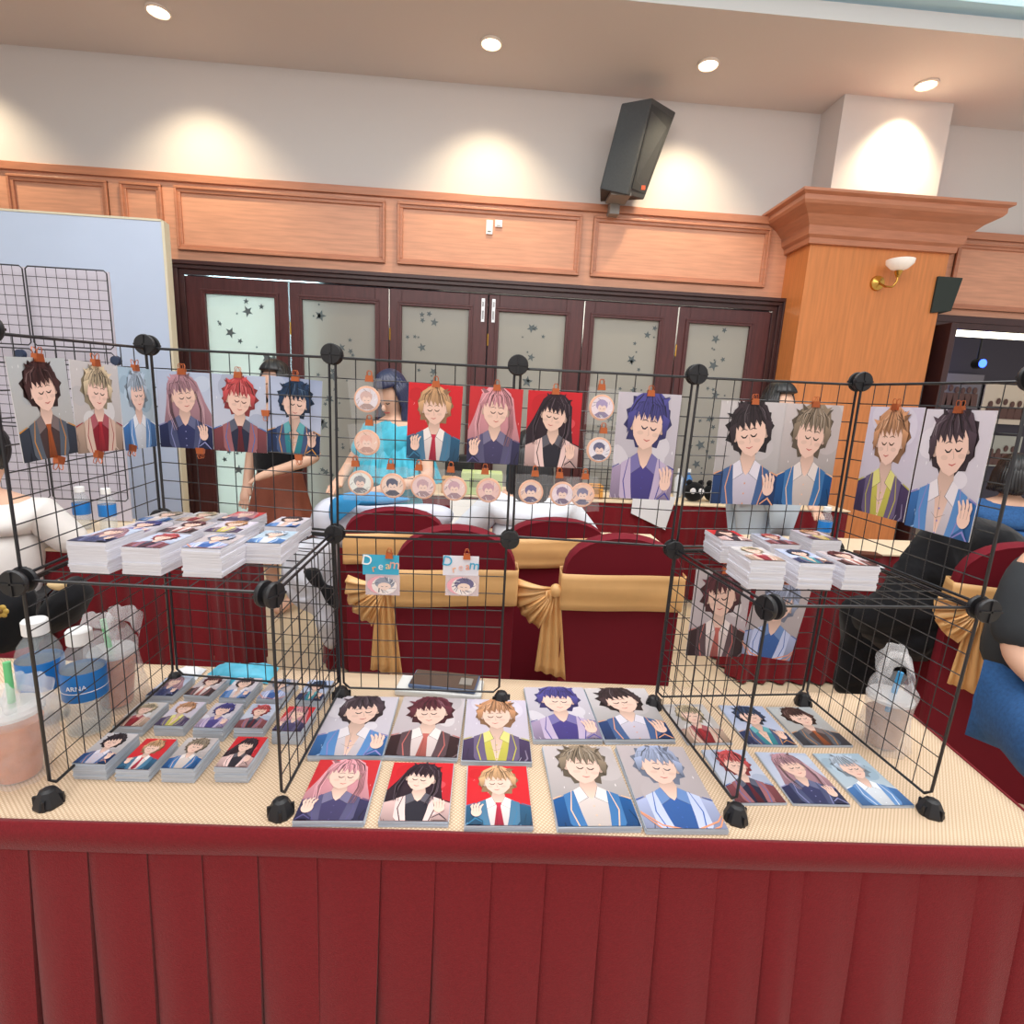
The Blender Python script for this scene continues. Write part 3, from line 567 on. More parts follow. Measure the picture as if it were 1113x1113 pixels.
SPECS = {
 'gray_suit': (dict(seed=1, hand=False, bg='#b9bfc4', bg2='#a9a49f', hair='#4a2c2c', coat='#38414f', trim='#c98a3c', shirt='#4b3a3a', tie='#a8552c', tilt=.12), 'dark brown hair and charcoal suit on grey'),
 'beige_red': (dict(seed=2, hand=False, bg='#c9c6c8', bg2='#b5aca8', hair='#e3cfae', coat='#c9ab98', trim='#a23437', shirt='#8e2430', tie='#b3303a', tilt=-.1), 'pale blond hair and beige coat with red tie'),
 'ice_blue': (dict(seed=3, hand=False, bg='#a8c2d6', bg2='#bcc6cf', hair='#c6d8ec', coat='#4a7fc0', trim='#e9eef6', shirt='#e6ecf5', tilt=.06), 'pale ice-blue hair and blue-white robe on light blue'),
 'mauve_navy': (dict(seed=4, bg='#b8c6e0', bg2='#c8cbdb', hair='#c99aa8', coat='#2b3460', trim='#8f93c4', shirt='#343c6c', style='long', tilt=.15, hand=1), 'long mauve hair and navy dress on pale blue'),
 'red_scarf': (dict(seed=5, hand=False, bg='#b9c4dd', bg2='#c9ccd8', hair='#d9565a', coat='#8d4a52', trim='#3f72b5', shirt='#262b45', tie='#6e2330', tilt=-.12), 'tousled red hair and dark scarf on pale blue'),
 'navy_gold': (dict(seed=6, bg='#a9b8da', bg2='#c4cbe0', hair='#1f3f66', coat='#1e3767', trim='#d99a4a', shirt='#2f93a0', tilt=-.1, hand=1, open_chest=True), 'navy hair and navy coat with gold trim on lavender'),
 'blue_suit_red': (dict(seed=7, bg='#d8242e', bg2='#c31f2a', hair='#eab98a', coat='#2c6187', trim='#3b7ba3', shirt='#f1e3e2', tie='#c92f4c', tilt=.05, hand=-1), 'sandy hair and blue suit on red'),
 'pink_navy_red': (dict(seed=8, bg='#cf2f36', bg2='#a82c30', hair='#f4aab6', coat='#3a3760', trim='#5a5482', shirt='#4a446e', style='long', tilt=-.04, hand=-1, zoom=1.08), 'long pink hair and navy top on a red ground'),
 'black_white_red': (dict(seed=9, bg='#d3222d', bg2='#a81f2c', hair='#35212f', coat='#e9c3c0', trim='#27222e', shirt='#2a2836', style='long', tilt=-.18, hand=1), 'long black hair and pale sleeves on a red ground'),
 'violet': (dict(seed=10, bg='#c9c3cf', bg2='#b3adb8', hair='#5552a0', coat='#b7a3c6', trim='#4a4698', shirt='#4d4490', tilt=-.1, hand=1, zoom=1.1), 'violet-blue hair and lilac jacket on grey'),
 'black_blue': (dict(seed=11, bg='#cfc9cc', bg2='#9b9898', hair='#3c2f36', coat='#23467f', trim='#e6a37c', shirt='#d9d2e4', tilt=.16, hand=1, zoom=1.08), 'black hair and blue uniform with peach straps on grey'),
 'ash_blue': (dict(seed=12, hand=False, bg='#d0c6c7', bg2='#8f8a8a', hair='#9c8a76', coat='#1d5da0', trim='#f0c4a4', shirt='#dfd2cf', tilt=-.12, zoom=1.08), 'ash-brown hair and bright blue uniform on grey'),
 'curly_green': (dict(seed=13, bg='#cfc6da', bg2='#c3bcc6', hair='#dba077', coat='#4f3f66', trim='#c3bb48', shirt='#d5cc5c', tilt=.03, hand=False, open_chest=True, zoom=1.05), 'copper curls and purple jacket with yellow-green collar'),
 'denim': (dict(seed=14, bg='#d6cfda', bg2='#c2bcc8', hair='#54444f', coat='#3f78bd', trim='#8f86c4', shirt='#e0d6de', tilt=.15, hand=1, open_chest=True, zoom=1.1), 'dark hair, white shirt and blue denim jacket on grey'),
 'maroon_robe': (dict(seed=15, hand=False, bg='#cdc4c9', bg2='#b5a8ae', hair='#6e3442', coat='#3a2229', trim='#c26a64', shirt='#e7d6d4', tie='#c86a62', tilt=.12, zoom=1.08), 'maroon hair and dark robe with coral tassels on grey'),
 'silver_rope': (dict(seed=16, bg='#c4b9bd', bg2='#a39a9c', hair='#b3bfe0', coat='#b9c3ea', trim='#3f66b3', shirt='#3c68b0', tilt=-.14, hand=False, rope='#e89c78', zoom=1.08), 'silver-blue hair and pale uniform with an orange rope'),
}
ART = {}
def art_mesh(key, H=1.414, small=False):
    k2 = (key, H)
    if k2 in ART: return ART[k2]
    d = dict(SPECS[key][0]); d['H'] = H
    if H > 1.45: d['cy'] = -.0; d['zoom'] = d.get('zoom', 1)*.98
    mb = portrait(**d); me_o = mb.build('printed_image', M_print, None, smooth=False, origin=(0, 0, 0)); ART[k2] = me_o.data; bpy.data.objects.remove(me_o); return ART[k2]
M_edge = mat('paper_edge', '#e4e3ea', 0.7)
def put_art(key, parent, W_, H_, zoff, basis, ratio=1.414, part='printed_image'):
    """basis: (right, up, normal) in the parent's local frame; art scaled to W_ x H_"""
    o = bpy.data.objects.new(part, art_mesh(key, ratio)); COL.objects.link(o); o.parent = parent
    r_, u_, n_ = basis; m = Matrix((r_*W_, u_*(H_/ratio), n_*0.02)).transposed().to_4x4(); m.translation = n_*zoff; o.matrix_local = m; return o
def quadframe(tl, tr, br, bl):
    c = (tl+tr+br+bl)/4; r_ = ((tr-tl)+(br-bl)); W_ = r_.length/2; u_ = ((tl-bl)+(tr-br)); H_ = u_.length/2; r_.normalize(); u_ = (u_ - r_*u_.dot(r_)).normalized(); return c, r_, u_, r_.cross(u_), W_, H_
def clip_parts(parent, c, r_, u_, n_):
    g = MB(); R = Matrix((r_, u_, n_)).transposed()
    def T(v): return c + R @ Vector(v)
    b = MB(); b.prism([(-.008, -.006), (.008, -.006), (.0065, .006), (-.0065, .006)], -.004, .004)
    for i in range(len(b.v)): b.v[i] = T(b.v[i])
    b.build('clip_body', M_copper, parent, world=False, smooth=False)
    for s in (-1, 1):
        w_ = MB().tube([T((x, y, z)) for x, y, z in ((-.004, .006, s*.003), (-.0045, .011, s*.004), (-.0025, .015, s*.005), (.0025, .015, s*.005), (.0045, .011, s*.004), (.004, .006, s*.003))], .0007, 5)
        w_.build('clip_handle', M_copper, parent, world=False)
def binder_clip(p, nrm, label, up=Vector((0, 0, 1)), group='copper binder clips holding the hung prints'):
    o = thing('binder_clip', p, label, 'binder clip', group); n_ = nrm.normalized(); u_ = (up-n_*up.dot(n_)).normalized(); clip_parts(o, Vector((0, 0, 0)), u_.cross(n_), u_, n_); return o
def hung_print(key, quad, plane, label, A5=False):
    f = {'y': lambda p: at_y(p[0], p[1], plane[1]), 'x': lambda p: at_x(p[0], p[1], plane[1]), 'L': lambda p: hit(p, plane[1], plane[2])}[plane[0]]
    c, r_, u_, n_, W_, H_ = quadframe(*[f(p) for p in quad])
    o = thing('art_print', c, label, 'art print', 'art prints clipped to the wire rack')
    R = Matrix((r_, u_, n_)).transposed(); mb = MB().box((0, 0, 0), (W_, H_, 0.0012)); mb.v = [R @ v for v in mb.v]
    mb.build('card', M_edge, o, world=False, smooth=False); put_art(key, o, W_, H_, 0.0008, (r_, u_, n_))
    return c, r_, u_, n_, W_, H_
def hit(p, p0, n): d = ray(*p); return CAM_LOC + d*((p0-CAM_LOC).dot(n)/d.dot(n))
def side_plane(i, k, off):
    a, b, c = N[i, 1, k], N[i, 0, k], N[i, 0, k+1]; n = (b-a).cross(c-a).normalized()
    if n.dot(CAM_LOC-a) < 0: n = -n
    return ('L', a + n*off, n)
PL = side_plane(0, 1, 0.006); PR = side_plane(4, 1, 0.006)
def backp(x): return N[2, 0, 1].y - 0.008
def hp(key, tl, tr, br, bl, plane, where): 
    r = hung_print(key, (tl, tr, br, bl), plane, 'print showing %s, %s' % (SPECS[key][1], where))
    c, r_, u_, n_, W_, H_ = r; binder_clip(c + u_*(H_/2) + n_*0.002, n_, 'copper clip atop the hung print of %s' % SPECS[key][1].split(' and ')[0].split(',')[0]); return r
YB = ('y', 0.0)
bk = lambda i: ('y', (N[i, 0, 1].y+N[i+1, 0, 1].y)/2-0.006)
hp('gray_suit', (9, 388), (75, 390), (80, 492), (22, 504), PL, 'on left side panel')
hp('beige_red', (76, 391), (130, 398), (131, 489), (83, 493), PL, 'on left side panel')
hp('ice_blue', (131, 399), (166, 402), (167, 485), (132, 490), PL, 'on left side panel')
hp('mauve_navy', (169, 402), (229, 406), (231, 488), (175, 486), bk(0), 'hung at the back')
hp('red_scarf', (231, 406), (289, 409), (290, 493), (233, 489), bk(0), 'hung at the back')
hp('navy_gold', (292, 408), (350, 414), (348, 497), (291, 491), bk(0), 'hung at the back')
hp('blue_suit_red', (444, 415), (503, 420), (499, 502), (442, 498), bk(1), 'hung at the back')
hp('pink_navy_red', (512, 419), (571, 424), (561, 505), (506, 502), bk(2), 'hung at the back')
hp('black_white_red', (574, 424), (632, 427), (628, 509), (570, 506), bk(2), 'hung at the back')
hp('violet', (674, 426), (742, 429), (727, 544), (661, 540), bk(2), 'large, at back')
hp('black_blue', (782, 436), (851, 437), (844, 550), (774, 546), bk(3), 'large, at back')
hp('ash_blue', (852, 438), (916, 441), (900, 550), (841, 548), bk(3), 'large, at back')
hp('curly_green', (948, 441), (1006, 444), (982, 567), (927, 554), PR, 'large, right side panel')
hp('denim', (1008, 444), (1085, 447), (1053, 589), (984, 571), PR, 'large, right side panel')
hp('maroon_robe', (757, 618), (816, 622), (808, 713), (745, 713), ('y', N[3, 0, 0].y-0.012), 'low in right cube')
hp('silver_rope', (818, 622), (878, 640), (863, 715), (811, 714), ('y', N[3, 0, 0].y-0.012), 'low in right cube')
for px, py, q, lb in ((62, 500, PL, 'copper clip at the bottom of the leftmost hung print'), (105, 494, PL, 'copper clip below the beige coat print'), (142, 487, PL, 'copper clip below the ice-blue print')):
    binder_clip(hit((px, py), q[1], q[2])+q[2]*.003, q[2], lb, Vector((0, -0.3, -1)))
for px, py, i, lb in ((218, 490, 0, 'copper clip below the mauve hair print'), (325, 497, 0, 'copper clip below the navy and gold print'), (289, 449, 0, 'copper clip between the red hair and navy hair prints')):
    binder_clip(at_y(px, py, bk(i)[1]-.002), Vector((0, -1, 0)), lb, Vector((0, 0, -1)))

# ------------------------------------------------------------------ button badges in clear sleeves
def badge(px, py, y, c1, c2, label, rnd=28):
    p = at_y(px, py, y); o = thing('button_badge', p, label, 'badge', 'round badges in clear sleeves clipped on the rack'); rg = random.Random(int(px))
    tl = rg.uniform(-.12, .12); R = Matrix.Rotation(tl, 3, 'Y'); F = Matrix(((1, 0, 0), (0, 0, 1), (0, 1, 0)))
    MB().lathe([(0.0, -.0035), (.021, -.003), (.0255, -.001), (.026, .001), (.024, .002)][::-1], p, rnd, axis='Y').build('badge_rim', mat('peach_badge', '#f2b795', .35), o)
    A_ = Art(2.0); A_.ell(0, 0, .44, .44, c1, n=24); A_.ell(-.02, .1, .24, .22, c2); A_.ell(0, -.02, .17, .16, '#f5d5c8'); A_.poly([(-.3, -.3), (-.12, -.17), (.12, -.17), (.3, -.3), (.15, -.4), (-.15, -.4)], shade(c2, .8))
    A_.poly([(-.2, .02), (-.22, .2), (0, .3), (.22, .2), (.2, .02), (.08, .1), (0, .04), (-.1, .11)], c2); A_.line([(-.1, -.04), (-.04, -.05)], .03, shade(c2, .4)); A_.line([(.04, -.05), (.1, -.04)], .03, shade(c2, .4))
    for _ in range(9): a = rg.random()*6.28; A_.line([(.3*math.cos(a), .3*math.sin(a)), (.41*math.cos(a+.3), .41*math.sin(a+.3))], .03, rg.choice((c2, shade(c2, .6), '#ffffff')))
    m = A_.mb; m.v = [p + Vector((v.x*.05, -.004-v.z*.02, v.y*.05)) for v in m.v]; m.build('badge_image', M_print, o, smooth=False)
    def sl(u, v): return p + R @ Vector(((u-.5)*.066, -.006+.0025*noise.noise(Vector((u*6, v*6, px))), (v-.48)*.074))
    MB().grid(sl, 8, 8).build('clear_sleeve', M_film, o)
    binder_clip(p + Vector((rg.uniform(-.01, .01), -.004, .04)), Vector((0, -1, 0)), 'copper clip holding the %s' % label.split(' in a')[0], group='copper clips holding the badges')
BY1, BY2 = bk(1)[1]-.006, bk(2)[1]-.006
for px, py, y, c1, c2, lb in ((399, 434, BY1, '#e8dfe8', '#d9b3ac', 'round peach badge with blond head, highest beside the left post'), (399, 481, BY1, '#f4cdbb', '#efb7a5', 'round peach badge with pale hair, second below the highest'),
    (392, 525, BY1, '#eef0ea', '#8f8f96', 'round badge with grey hair, leftmost of the lower row'), (427, 528, BY1, '#f4d6c6', '#3a3f63', 'round badge with navy hair, second in the lower row'),
    (460, 529, BY1, '#efd0cf', '#c9a3ad', 'round badge with dusty pink hair, third in the lower row'), (494, 531, BY1, '#f1d3cf', '#cba0b0', 'round badge with mauve lines, fourth in the lower row'), (531, 533, BY1, '#efc6c0', '#c995a5', 'round rose badge left of the second post'),
    (577, 535, BY2, '#f2cdbb', '#5a4f8a', 'round badge with purple cap and pink glasses shapes'), (611, 537, BY2, '#f0dce6', '#8a6f9a', 'round badge with plum hair beside its twin'), (633, 538, BY2, '#f5c9b2', '#77749a', 'round orange badge with grey hair at the right end'),
    (654, 443, BY2, '#f1e0ea', '#a793c4', 'round badge with lilac hair, top beside the large violet print'), (651, 489, BY2, '#e9e2ee', '#3f3f75', 'round badge with navy hair below the lilac one')):
    badge(px, py, y, c1, c2, lb)

# ------------------------------------------------------------------ "Dream" cards with stickers
def dream_card(px, py, base, cols_, sticker, lb1, lb2):
    y = bk(1)[1]-.004; p = at_y(px, py, y); o = thing('lettered_card', p, lb1, 'card', 'lettered cards clipped below the middle panels')
    MB().box((p.x, p.y, p.z), (.076, .001, .044)).build('card', mat('card_'+base, base, .5), o, smooth=False)
    for k, ch in enumerate('Dream'):
        me = text_mesh(ch, .030 if k in (0, 4) else .023); x = p.x-.029+.0145*k; z = p.z+(.009, -.008, -.003, -.001, .002)[k]
        t = bpy.data.objects.new('letter', me); COL.objects.link(t); t.parent = o; t.location = Vector((x, p.y-.0016, z))-p; t.rotation_euler = (PI/2, (.15, -.2, .1, -.05, .1)[k], 0); me.materials.append(mat('ink_'+cols_[k], cols_[k], .5))
    binder_clip(p + Vector((.018 if base.startswith('#3') else .012, -.003, .022)), Vector((0, -1, 0)), 'copper clip on the %s' % lb1.split(' in ')[0])
    q = p + Vector((.004, -.0005, -.044)); s = thing('sticker_pack', q, lb2, 'sticker', 'sticker packs below the lettered cards')
    MB().box(q, (.072, .0008, .046)).build('clear_backing', mat('sticker_backing', '#e8dce4', .3, alpha=.6), s, smooth=False)
    A_ = Art(1.6); rg = random.Random(int(px)); A_.ell(-.05, 0, .42, .36, '#f3b0bd'); A_.ell(.05, -.03, .38, .36, '#f6ece8'); A_.ell(.06, .08, .3, .24, sticker); A_.ell(.05, -.06, .2, .16, '#f7ddd0')
    for _ in range(16): a = rg.random()*6.28; A_.line([(.05+.2*math.cos(a), .2*math.sin(a)), (.05+.36*math.cos(a+.4), .34*math.sin(a+.4))], .035, rg.choice((sticker, '#55505f', '#ffffff')))
    A_.line([(-.05, -.05), (.02, -.07)], .03, '#444'+'466'); A_.line([(.09, -.07), (.15, -.05)], .03, '#444466')
    m = A_.mb; m.v = [q + Vector((v.x*.07, -.001-v.z*.02, v.y*.055)) for v in m.v]; m.build('sticker_image', M_print, s, smooth=False)
dream_card(414, 614, '#3cb0d4', ['#ffffff', '#f4b27a', '#e9f2f6', '#f6d7a0', '#f2b5a2'], '#9aa0b0', 'blue card lettered Dream in white and peach, left of the pair', 'sticker sheet with pale grey heads, under the blue card')
dream_card(501, 615, '#e6e6f0', ['#3aa9cf', '#f4b68c', '#f1c9c0', '#f0a58a', '#3aa9cf'], '#6d6a8f', 'pale card lettered Dream in blue and peach, right of the pair', 'sticker sheet with violet-grey heads, under the pale card')

# ------------------------------------------------------------------ stacks of prints on the table
M_slv = mat('clear_sleeve_edges', '#b9c2cf', 0.25, spec=0.6, noise_amt=0.15, nscale=900, stretch=(.02, .02, 1))
def slab_stack(name, quad, z, h, key, label, group, cat, layers, ratio=1.414, wob=.0008, top_over=0.0, mt=None, fixed=None):
    pts = [at_z(px, py, z+h) for px, py in quad]; c, r_, u_, n_, W_, H_ = quadframe(*pts)
    if fixed: W_, H_ = fixed
    r_ = Vector((r_.x, r_.y, 0)).normalized(); u_ = Vector((-r_.y, r_.x, 0)); base = Vector((c.x, c.y, z)); rg = random.Random(int(c.x*1e4))
    o = thing(name, base, label, cat, group); lh = h/layers; mb = MB(); ang = math.atan2(r_.y, r_.x)
    for k in range(layers):
        mb.box(Vector((rg.uniform(-wob, wob), rg.uniform(-wob, wob), lh*(k+.5)-.0003)), (W_, H_, lh*.93), ang+rg.uniform(-.012, .012)*(wob/.0008), )
    mb.box(Vector((0, 0, h/2)), (W_*.97, H_*.98, h*.98), ang)
    mb.build('sleeved_cards', mt or M_slv, o, world=False, smooth=False)
    put_art(key, o, W_*.99, H_*.99, h+.0004, (r_, u_, Vector((0, 0, 1))), ratio); return o
TP = TZ+0.0022
SLABS = [('denim', (363,757),(435,757),(414,823),(337,821)), ('maroon_robe', (436,757),(506,759),(497,825),(421,821)), ('curly_green', (508,760),(573,761),(576,829),(501,826)),
 ('pink_navy_red', (345,826),(412,826),(398,893),(321,892)), ('black_white_red', (427,829),(493,829),(488,894),(413,892)), ('blue_suit_red', (507,832),(572,833),(580,898),(507,898)),
 ('violet', (568,747),(632,747),(657,804),(582,804)), ('black_blue', (634,748),(699,748),(736,804),(658,804)), ('ash_blue', (589,811),(665,811),(696,899),(607,899)), ('silver_rope', (670,811),(745,811),(788,903),(701,900)),
 ('beige_red', (720,765),(758,766),(802,807),(747,809)), ('navy_gold', (778,766),(827,768),(868,810),(816,810)), ('gray_suit', (832,768),(877,769),(931,810),(874,811)),
 ('red_scarf', (761,815),(804,815),(863,873),(802,873)), ('mauve_navy', (819,817),(872,819),(928,875),(864,874)), ('ice_blue', (886,819),(929,819),(999,876),(934,876))]
for j, (k, *qd) in enumerate(SLABS):
    big = k in ('violet', 'black_blue', 'ash_blue', 'silver_rope', 'denim', 'maroon_robe', 'curly_green')
    hh = .010 if j < 10 else .004
    where = 'laid mid-table' if j < 10 else 'laid in right cube'
    slab_stack('art_print_stack', qd, TP, hh, k, 'sleeved prints, %s, %s' % (SPECS[k][1].split(' on ')[0], where), 'art print stacks laid on the table', 'art prints', 5 if j < 10 else 2)

# photo card stacks in the lower left cube
ks = ['violet', 'black_blue', 'ash_blue', 'pink_navy_red', 'mauve_navy', 'red_scarf', 'denim', 'beige_red', 'curly_green', 'navy_gold', 'gray_suit', 'maroon_robe', 'ice_blue', 'black_white_red', 'silver_rope', 'blue_suit_red']
CARDS = [(('black_blue'), (112,797),(148,799),(125,830),(78,829), .030), ('blue_suit_red', (151,802),(191,803),(170,838),(127,837), .022), ('ash_blue', (201,800),(238,801),(216,838),(174,837), .027), ('black_white_red', (253,801),(291,802),(272,834),(237,833), .030),
 ('beige_red', (143,763),(182,764),(164,790),(124,789), .020), ('curly_green', (189,762),(223,763),(205,790),(167,789), .022), ('violet', (229,764),(257,765),(253,792),(213,791), .028), ('red_scarf', (268,764),(304,765),(292,793),(254,792), .022), ('pink_navy_red', (310,767),(342,768),(335,797),(294,795), .028),
 ('mauve_navy', (179,735),(212,736),(191,756),(160,755), .018), ('maroon_robe', (220,733),(249,735),(232,758),(202,756), .018), ('denim', (256,737),(284,738),(272,759),(237,758), .024), ('silver_rope', (296,737),(322,738),(311,762),(278,760), .022), ('navy_gold', (335,741),(362,743),(352,759),(320,758), .022)]
rowname = ['front row', 'front row', 'front row', 'front row', 'middle row', 'middle row', 'middle row', 'middle row', 'middle row', 'back row', 'back row', 'back row', 'back row', 'back row']
for j, (k, a, b_, c_, d_, hh) in enumerate(CARDS):
    slab_stack('photo_card_stack', (a, b_, c_, d_), TP, hh, k, 'lower left cube card stack, %s, showing %s' % (rowname[j], SPECS[k][1].split(' on ')[0].split(' and ')[0]), 'small card stacks in the lower left cube', 'card stack', max(6, int(hh/.0026)), ratio=1.5, wob=.0012, fixed=(.056, .086))
# stacks on the upper shelves
M_pcard = mat('white_card_edges', '#dfdfe9', 0.5, noise_amt=0.12, nscale=1200, stretch=(.02, .02, 1))
SHZ = N[1, 1, 1].z + 0.004
def shelf_stack(px, py, zb, h, yaw, key, label, group, wob=.0012, W_=.060, H_=.088):
    p = at_z(px, py, zb)     # pixel of the front bottom-left corner
    r_ = Vector((math.cos(yaw), math.sin(yaw), 0)); u_ = Vector((-r_.y, r_.x, 0)); c = p + r_*W_/2 + u_*H_/2
    o = thing('card_stack', Vector((c.x, c.y, zb)), label, 'card stack', group); mb = MB(); n = int(h/.0045); lh = h/n; rg = random.Random(int(px*3+py))
    for k in range(n): mb.box(Vector((rg.uniform(-wob, wob), rg.uniform(-wob, wob), lh*(k+.5))), (W_, H_, lh*.92), yaw+rg.uniform(-.02, .02))
    mb.box(Vector((0, 0, h/2)), (W_*.97, H_*.98, h*.98), yaw)
    mb.build('cards', M_pcard, o, world=False, smooth=False); put_art(key, o, W_*.99, H_*.99, h+.0004, (r_, u_, Vector((0, 0, 1))), 1.467)
zl = lambda: SHZ
US = [(76, 622, .050, .0, 'mauve_navy', 'front left'), (134, 624, .044, 0, 'red_scarf', 'front middle'), (199, 627, .047, .03, 'silver_rope', 'front right'), (267, 612, .036, .05, 'ice_blue', 'right of the front three'),
      (117, 603, .040, 0, 'violet', 'second row left'), (172, 598, .034, 0, 'maroon_robe', 'second row middle'), (222, 600, .038, .03, 'curly_green', 'second row right'), 
      (148, 582, .030, 0, 'ash_blue', 'back row far left'), (190, 582, .030, 0, 'beige_red', 'back row second'), (236, 585, .036, 0, 'pink_navy_red', 'back row third'), (288, 592, .036, 0.04, 'denim', 'back row far right')]
yl = (N[1, 1, 1]-N[0, 1, 1]); yawl = math.atan2(yl.y, yl.x)
for px, py, h, dy, k, lb in US: shelf_stack(px, py, SHZ, h, yawl+dy, k, 'card stack on left shelf, %s, showing %s' % (lb, SPECS[k][1].split(' on ')[0].split(' and ')[0]), 'card stacks on the upper left shelf')
UR = [(812, 640, .050, 'beige_red', 'front left'), (865, 640, .046, 'navy_gold', 'front middle'), (915, 641, .044, 'maroon_robe', 'front right'), (782, 612, .046, 'black_white_red', 'back left'), (835, 610, .036, 'red_scarf', 'back middle'), (880, 608, .042, 'curly_green', 'back right')]
SHR = N[3, 1, 1].z + 0.004
for px, py, h, k, lb in UR: shelf_stack(px, py, SHR, h, -.03, k, 'card stack on right shelf, %s, showing %s' % (lb, SPECS[k][1].split(' on ')[0].split(' and ')[0]), 'card stacks on the upper right shelf')
# ================================================================== HELPERS FOR SOFT THINGS
def puff(poly, y, depth, back=0.3, wr=0.012, seed=0, rings=9, sub=6, centre=None, ws=14):
    """closed soft body whose outline (pixel points unprojected at depth y) bulges front and back"""
    P = [at_y(px, py, y) for px, py in poly]; Q = []
    for i in range(len(P)):
        a, b = P[i], P[(i+1) % len(P)]; p0, p3 = P[i-1], P[(i+2) % len(P)]
        for k in range(sub):
            t = k/sub; Q.append(0.5*((2*a)+(-p0+b)*t+(2*p0-5*a+4*b-p3)*t*t+(-p0+3*a-3*b+p3)*t*t*t))
    c = at_y(*centre, y) if centre else sum(Q, Vector())/len(Q); n = len(Q); mb = MB(); vs = []; fs = []
    levels = [(1-i/rings, -1) for i in range(rings)][::-1] + [(1-i/rings, 1) for i in range(1, rings)]
    levels = [((i+1)/rings, -1) for i in range(rings-1)] + [(1.0, 0)] + [((rings-1-i)/rings, 1) for i in range(rings-1)]
    for s, side in levels:
        for q in Q:
            p = c+(q-c)*s; b = math.sqrt(max(0, 1-s*s)); off = side*b*(depth if side < 0 else depth*back)
            w_ = wr*noise.noise(p*ws+Vector((seed, 0, 0)))*(1.2 if s < .98 else .3) + wr*.6*(abs(noise.noise(p*ws*2.3+Vector((seed, 5, 0)))))
            vs.append(p+Vector((0, off-w_, w_*.3)))
    m = len(levels)
    for i in range(m-1):
        for k in range(n): fs.append((i*n+k, i*n+(k+1) % n, (i+1)*n+(k+1) % n, (i+1)*n+k))
    vs += [c+Vector((0, -depth, 0)), c+Vector((0, depth*back, 0))]
    for k in range(n): fs.append((m*n, (k+1) % n, k)); fs.append((m*n+1, (m-1)*n+k, (m-1)*n+(k+1) % n))
    return mb.add(vs, fs)
def soft(name, label, cat, mat_, *a, **k):
    o = puff(*a, **k).build(name, mat_, angle=2.5); return tag(o, label, cat)

# ================================================================== BANQUET CHAIRS
def chair_back_outline(w=0.42, zb=0.0, zs=0.845, zt=0.97, n=14):
    pts = [(-w/2*0.96, zb), (-w/2*1.0, 0.45), (-w/2, zs)]
    for k in range(1, n): a = PI - PI*k/n; pts.append((w/2*math.cos(a), zs+(zt-zs)*math.sin(a)**0.9*(1.0)))
    pts += [(w/2, zs), (w/2, 0.45), (w/2*0.96, zb)]; return pts
def make_chair(loc, rz, label, bow_side=-1, bow=True, seat=True, zt=0.97, bowk=None):
    o = thing('banquet_chair', loc, label, 'chair', 'burgundy covered banquet chairs with gold sashes', rz); mb = MB()
    out = chair_back_outline(zt=zt); n = len(out); lay = [(-0.045, .93), (-0.052, .985), (-0.035, 1.0), (0.01, 1.0), (0.03, .975), (0.034, .93)]
    cz = 0.5
    vs = [(x*s, y-0.05*max(0, z-.45), cz+(z-cz)*s if z > .5 else z) for y, s in lay for x, z in out]
    fs = [(l*n+k, l*n+k+1, (l+1)*n+k+1, (l+1)*n+k) for l in range(len(lay)-1) for k in range(n-1)] + [tuple(range(n))[::-1], tuple((len(lay)-1)*n+k for k in range(n))]
    mb.add(vs, fs); mb.build('back_cover', M_chair, o, world=False, angle=0.9)
    if seat:
        sb = MB(); sb.grid(lambda u, v: Vector(((.205+.02*(1-v))*math.cos(2*PI*u)**1*(1 if abs(math.cos(2*PI*u)) < .7 else .92)+0, .22+(.215+.02*(1-v))*math.sin(2*PI*u), .02+.43*v + .0)) + Vector((.01*math.sin(16*PI*u)*(1-v), 0, 0)), 48, 6)
        sb.lathe([(.205, .45), (.19, .475), (.1, .485), (0, .487)], (0, .22, 0), 24); sb.build('seat_cover', M_chair, o, world=False)
    # sash wrapped round the back
    z0, z1 = 0.715, 0.85; ring = []
    for k in range(40):
        a = 2*PI*k/40; ring.append((.216*max(-1, min(1, 1.35*math.cos(a))), .052*max(-1, min(1, 1.5*math.sin(a)))-.006))
    sv = []
    for j in range(7):
        t = j/6; z = z0+(z1-z0)*t
        for k, (x, y) in enumerate(ring):
            f = .003*math.sin(t*9+x*4)+.002*noise.noise(Vector((x*9, t*5, 0))); sv.append((x*(1+.008), (y-.05*max(0, z-.45))-.001+(f if y < 0 else -f)*1.2, z+.006*math.sin(x*7)+.003*noise.noise(Vector((x*5, 3, 0)))))
    m = len(ring); MB().add(sv, [(j*m+k, j*m+(k+1) % m, (j+1)*m+(k+1) % m, (j+1)*m+k) for j in range(6) for k in range(m)]).build('sash_band', M_gold, o, world=False, solid=.002)
    if bow:
        s = bow_side; K = Vector(bowk or (s*.235, -.03, .775))
        def loop(rot, L, am, droop):
            def f(u, v):
                a = (u-.5)*am; r = L*v; fold = .016*v*math.cos(u*34)+.006*math.cos(u*60+1); d = Vector((s*math.cos(rot+a)*r, -.028*math.sin(PI*v)-fold*.8-.02*v, math.sin(rot+a)*r-droop*v*v)); return K+d
            return f
        bl_ = MB().grid(loop(-.45, .145, 1.5, .01), 34, 10).grid(loop(-.9, .12, 1.0, .02), 24, 8).build('bow_loop', M_gold, o, world=False, solid=.002, angle=2)
        MB().grid(lambda u, v: K+Vector((s*(.01+.05*(u-.5)*(1+1.3*v)-.01*v), -.03-.008*math.cos(u*20), -.34*v+.03*u*v)), 16, 10).build('sash_tail', M_gold, o, world=False, solid=.002, angle=2)
        MB().ball(K+Vector((0, -.03, 0)), (.022, .02, .026)).build('bow_knot', M_gold, bl_, world=False)
    return o
YC, YD = 0.72, 1.21
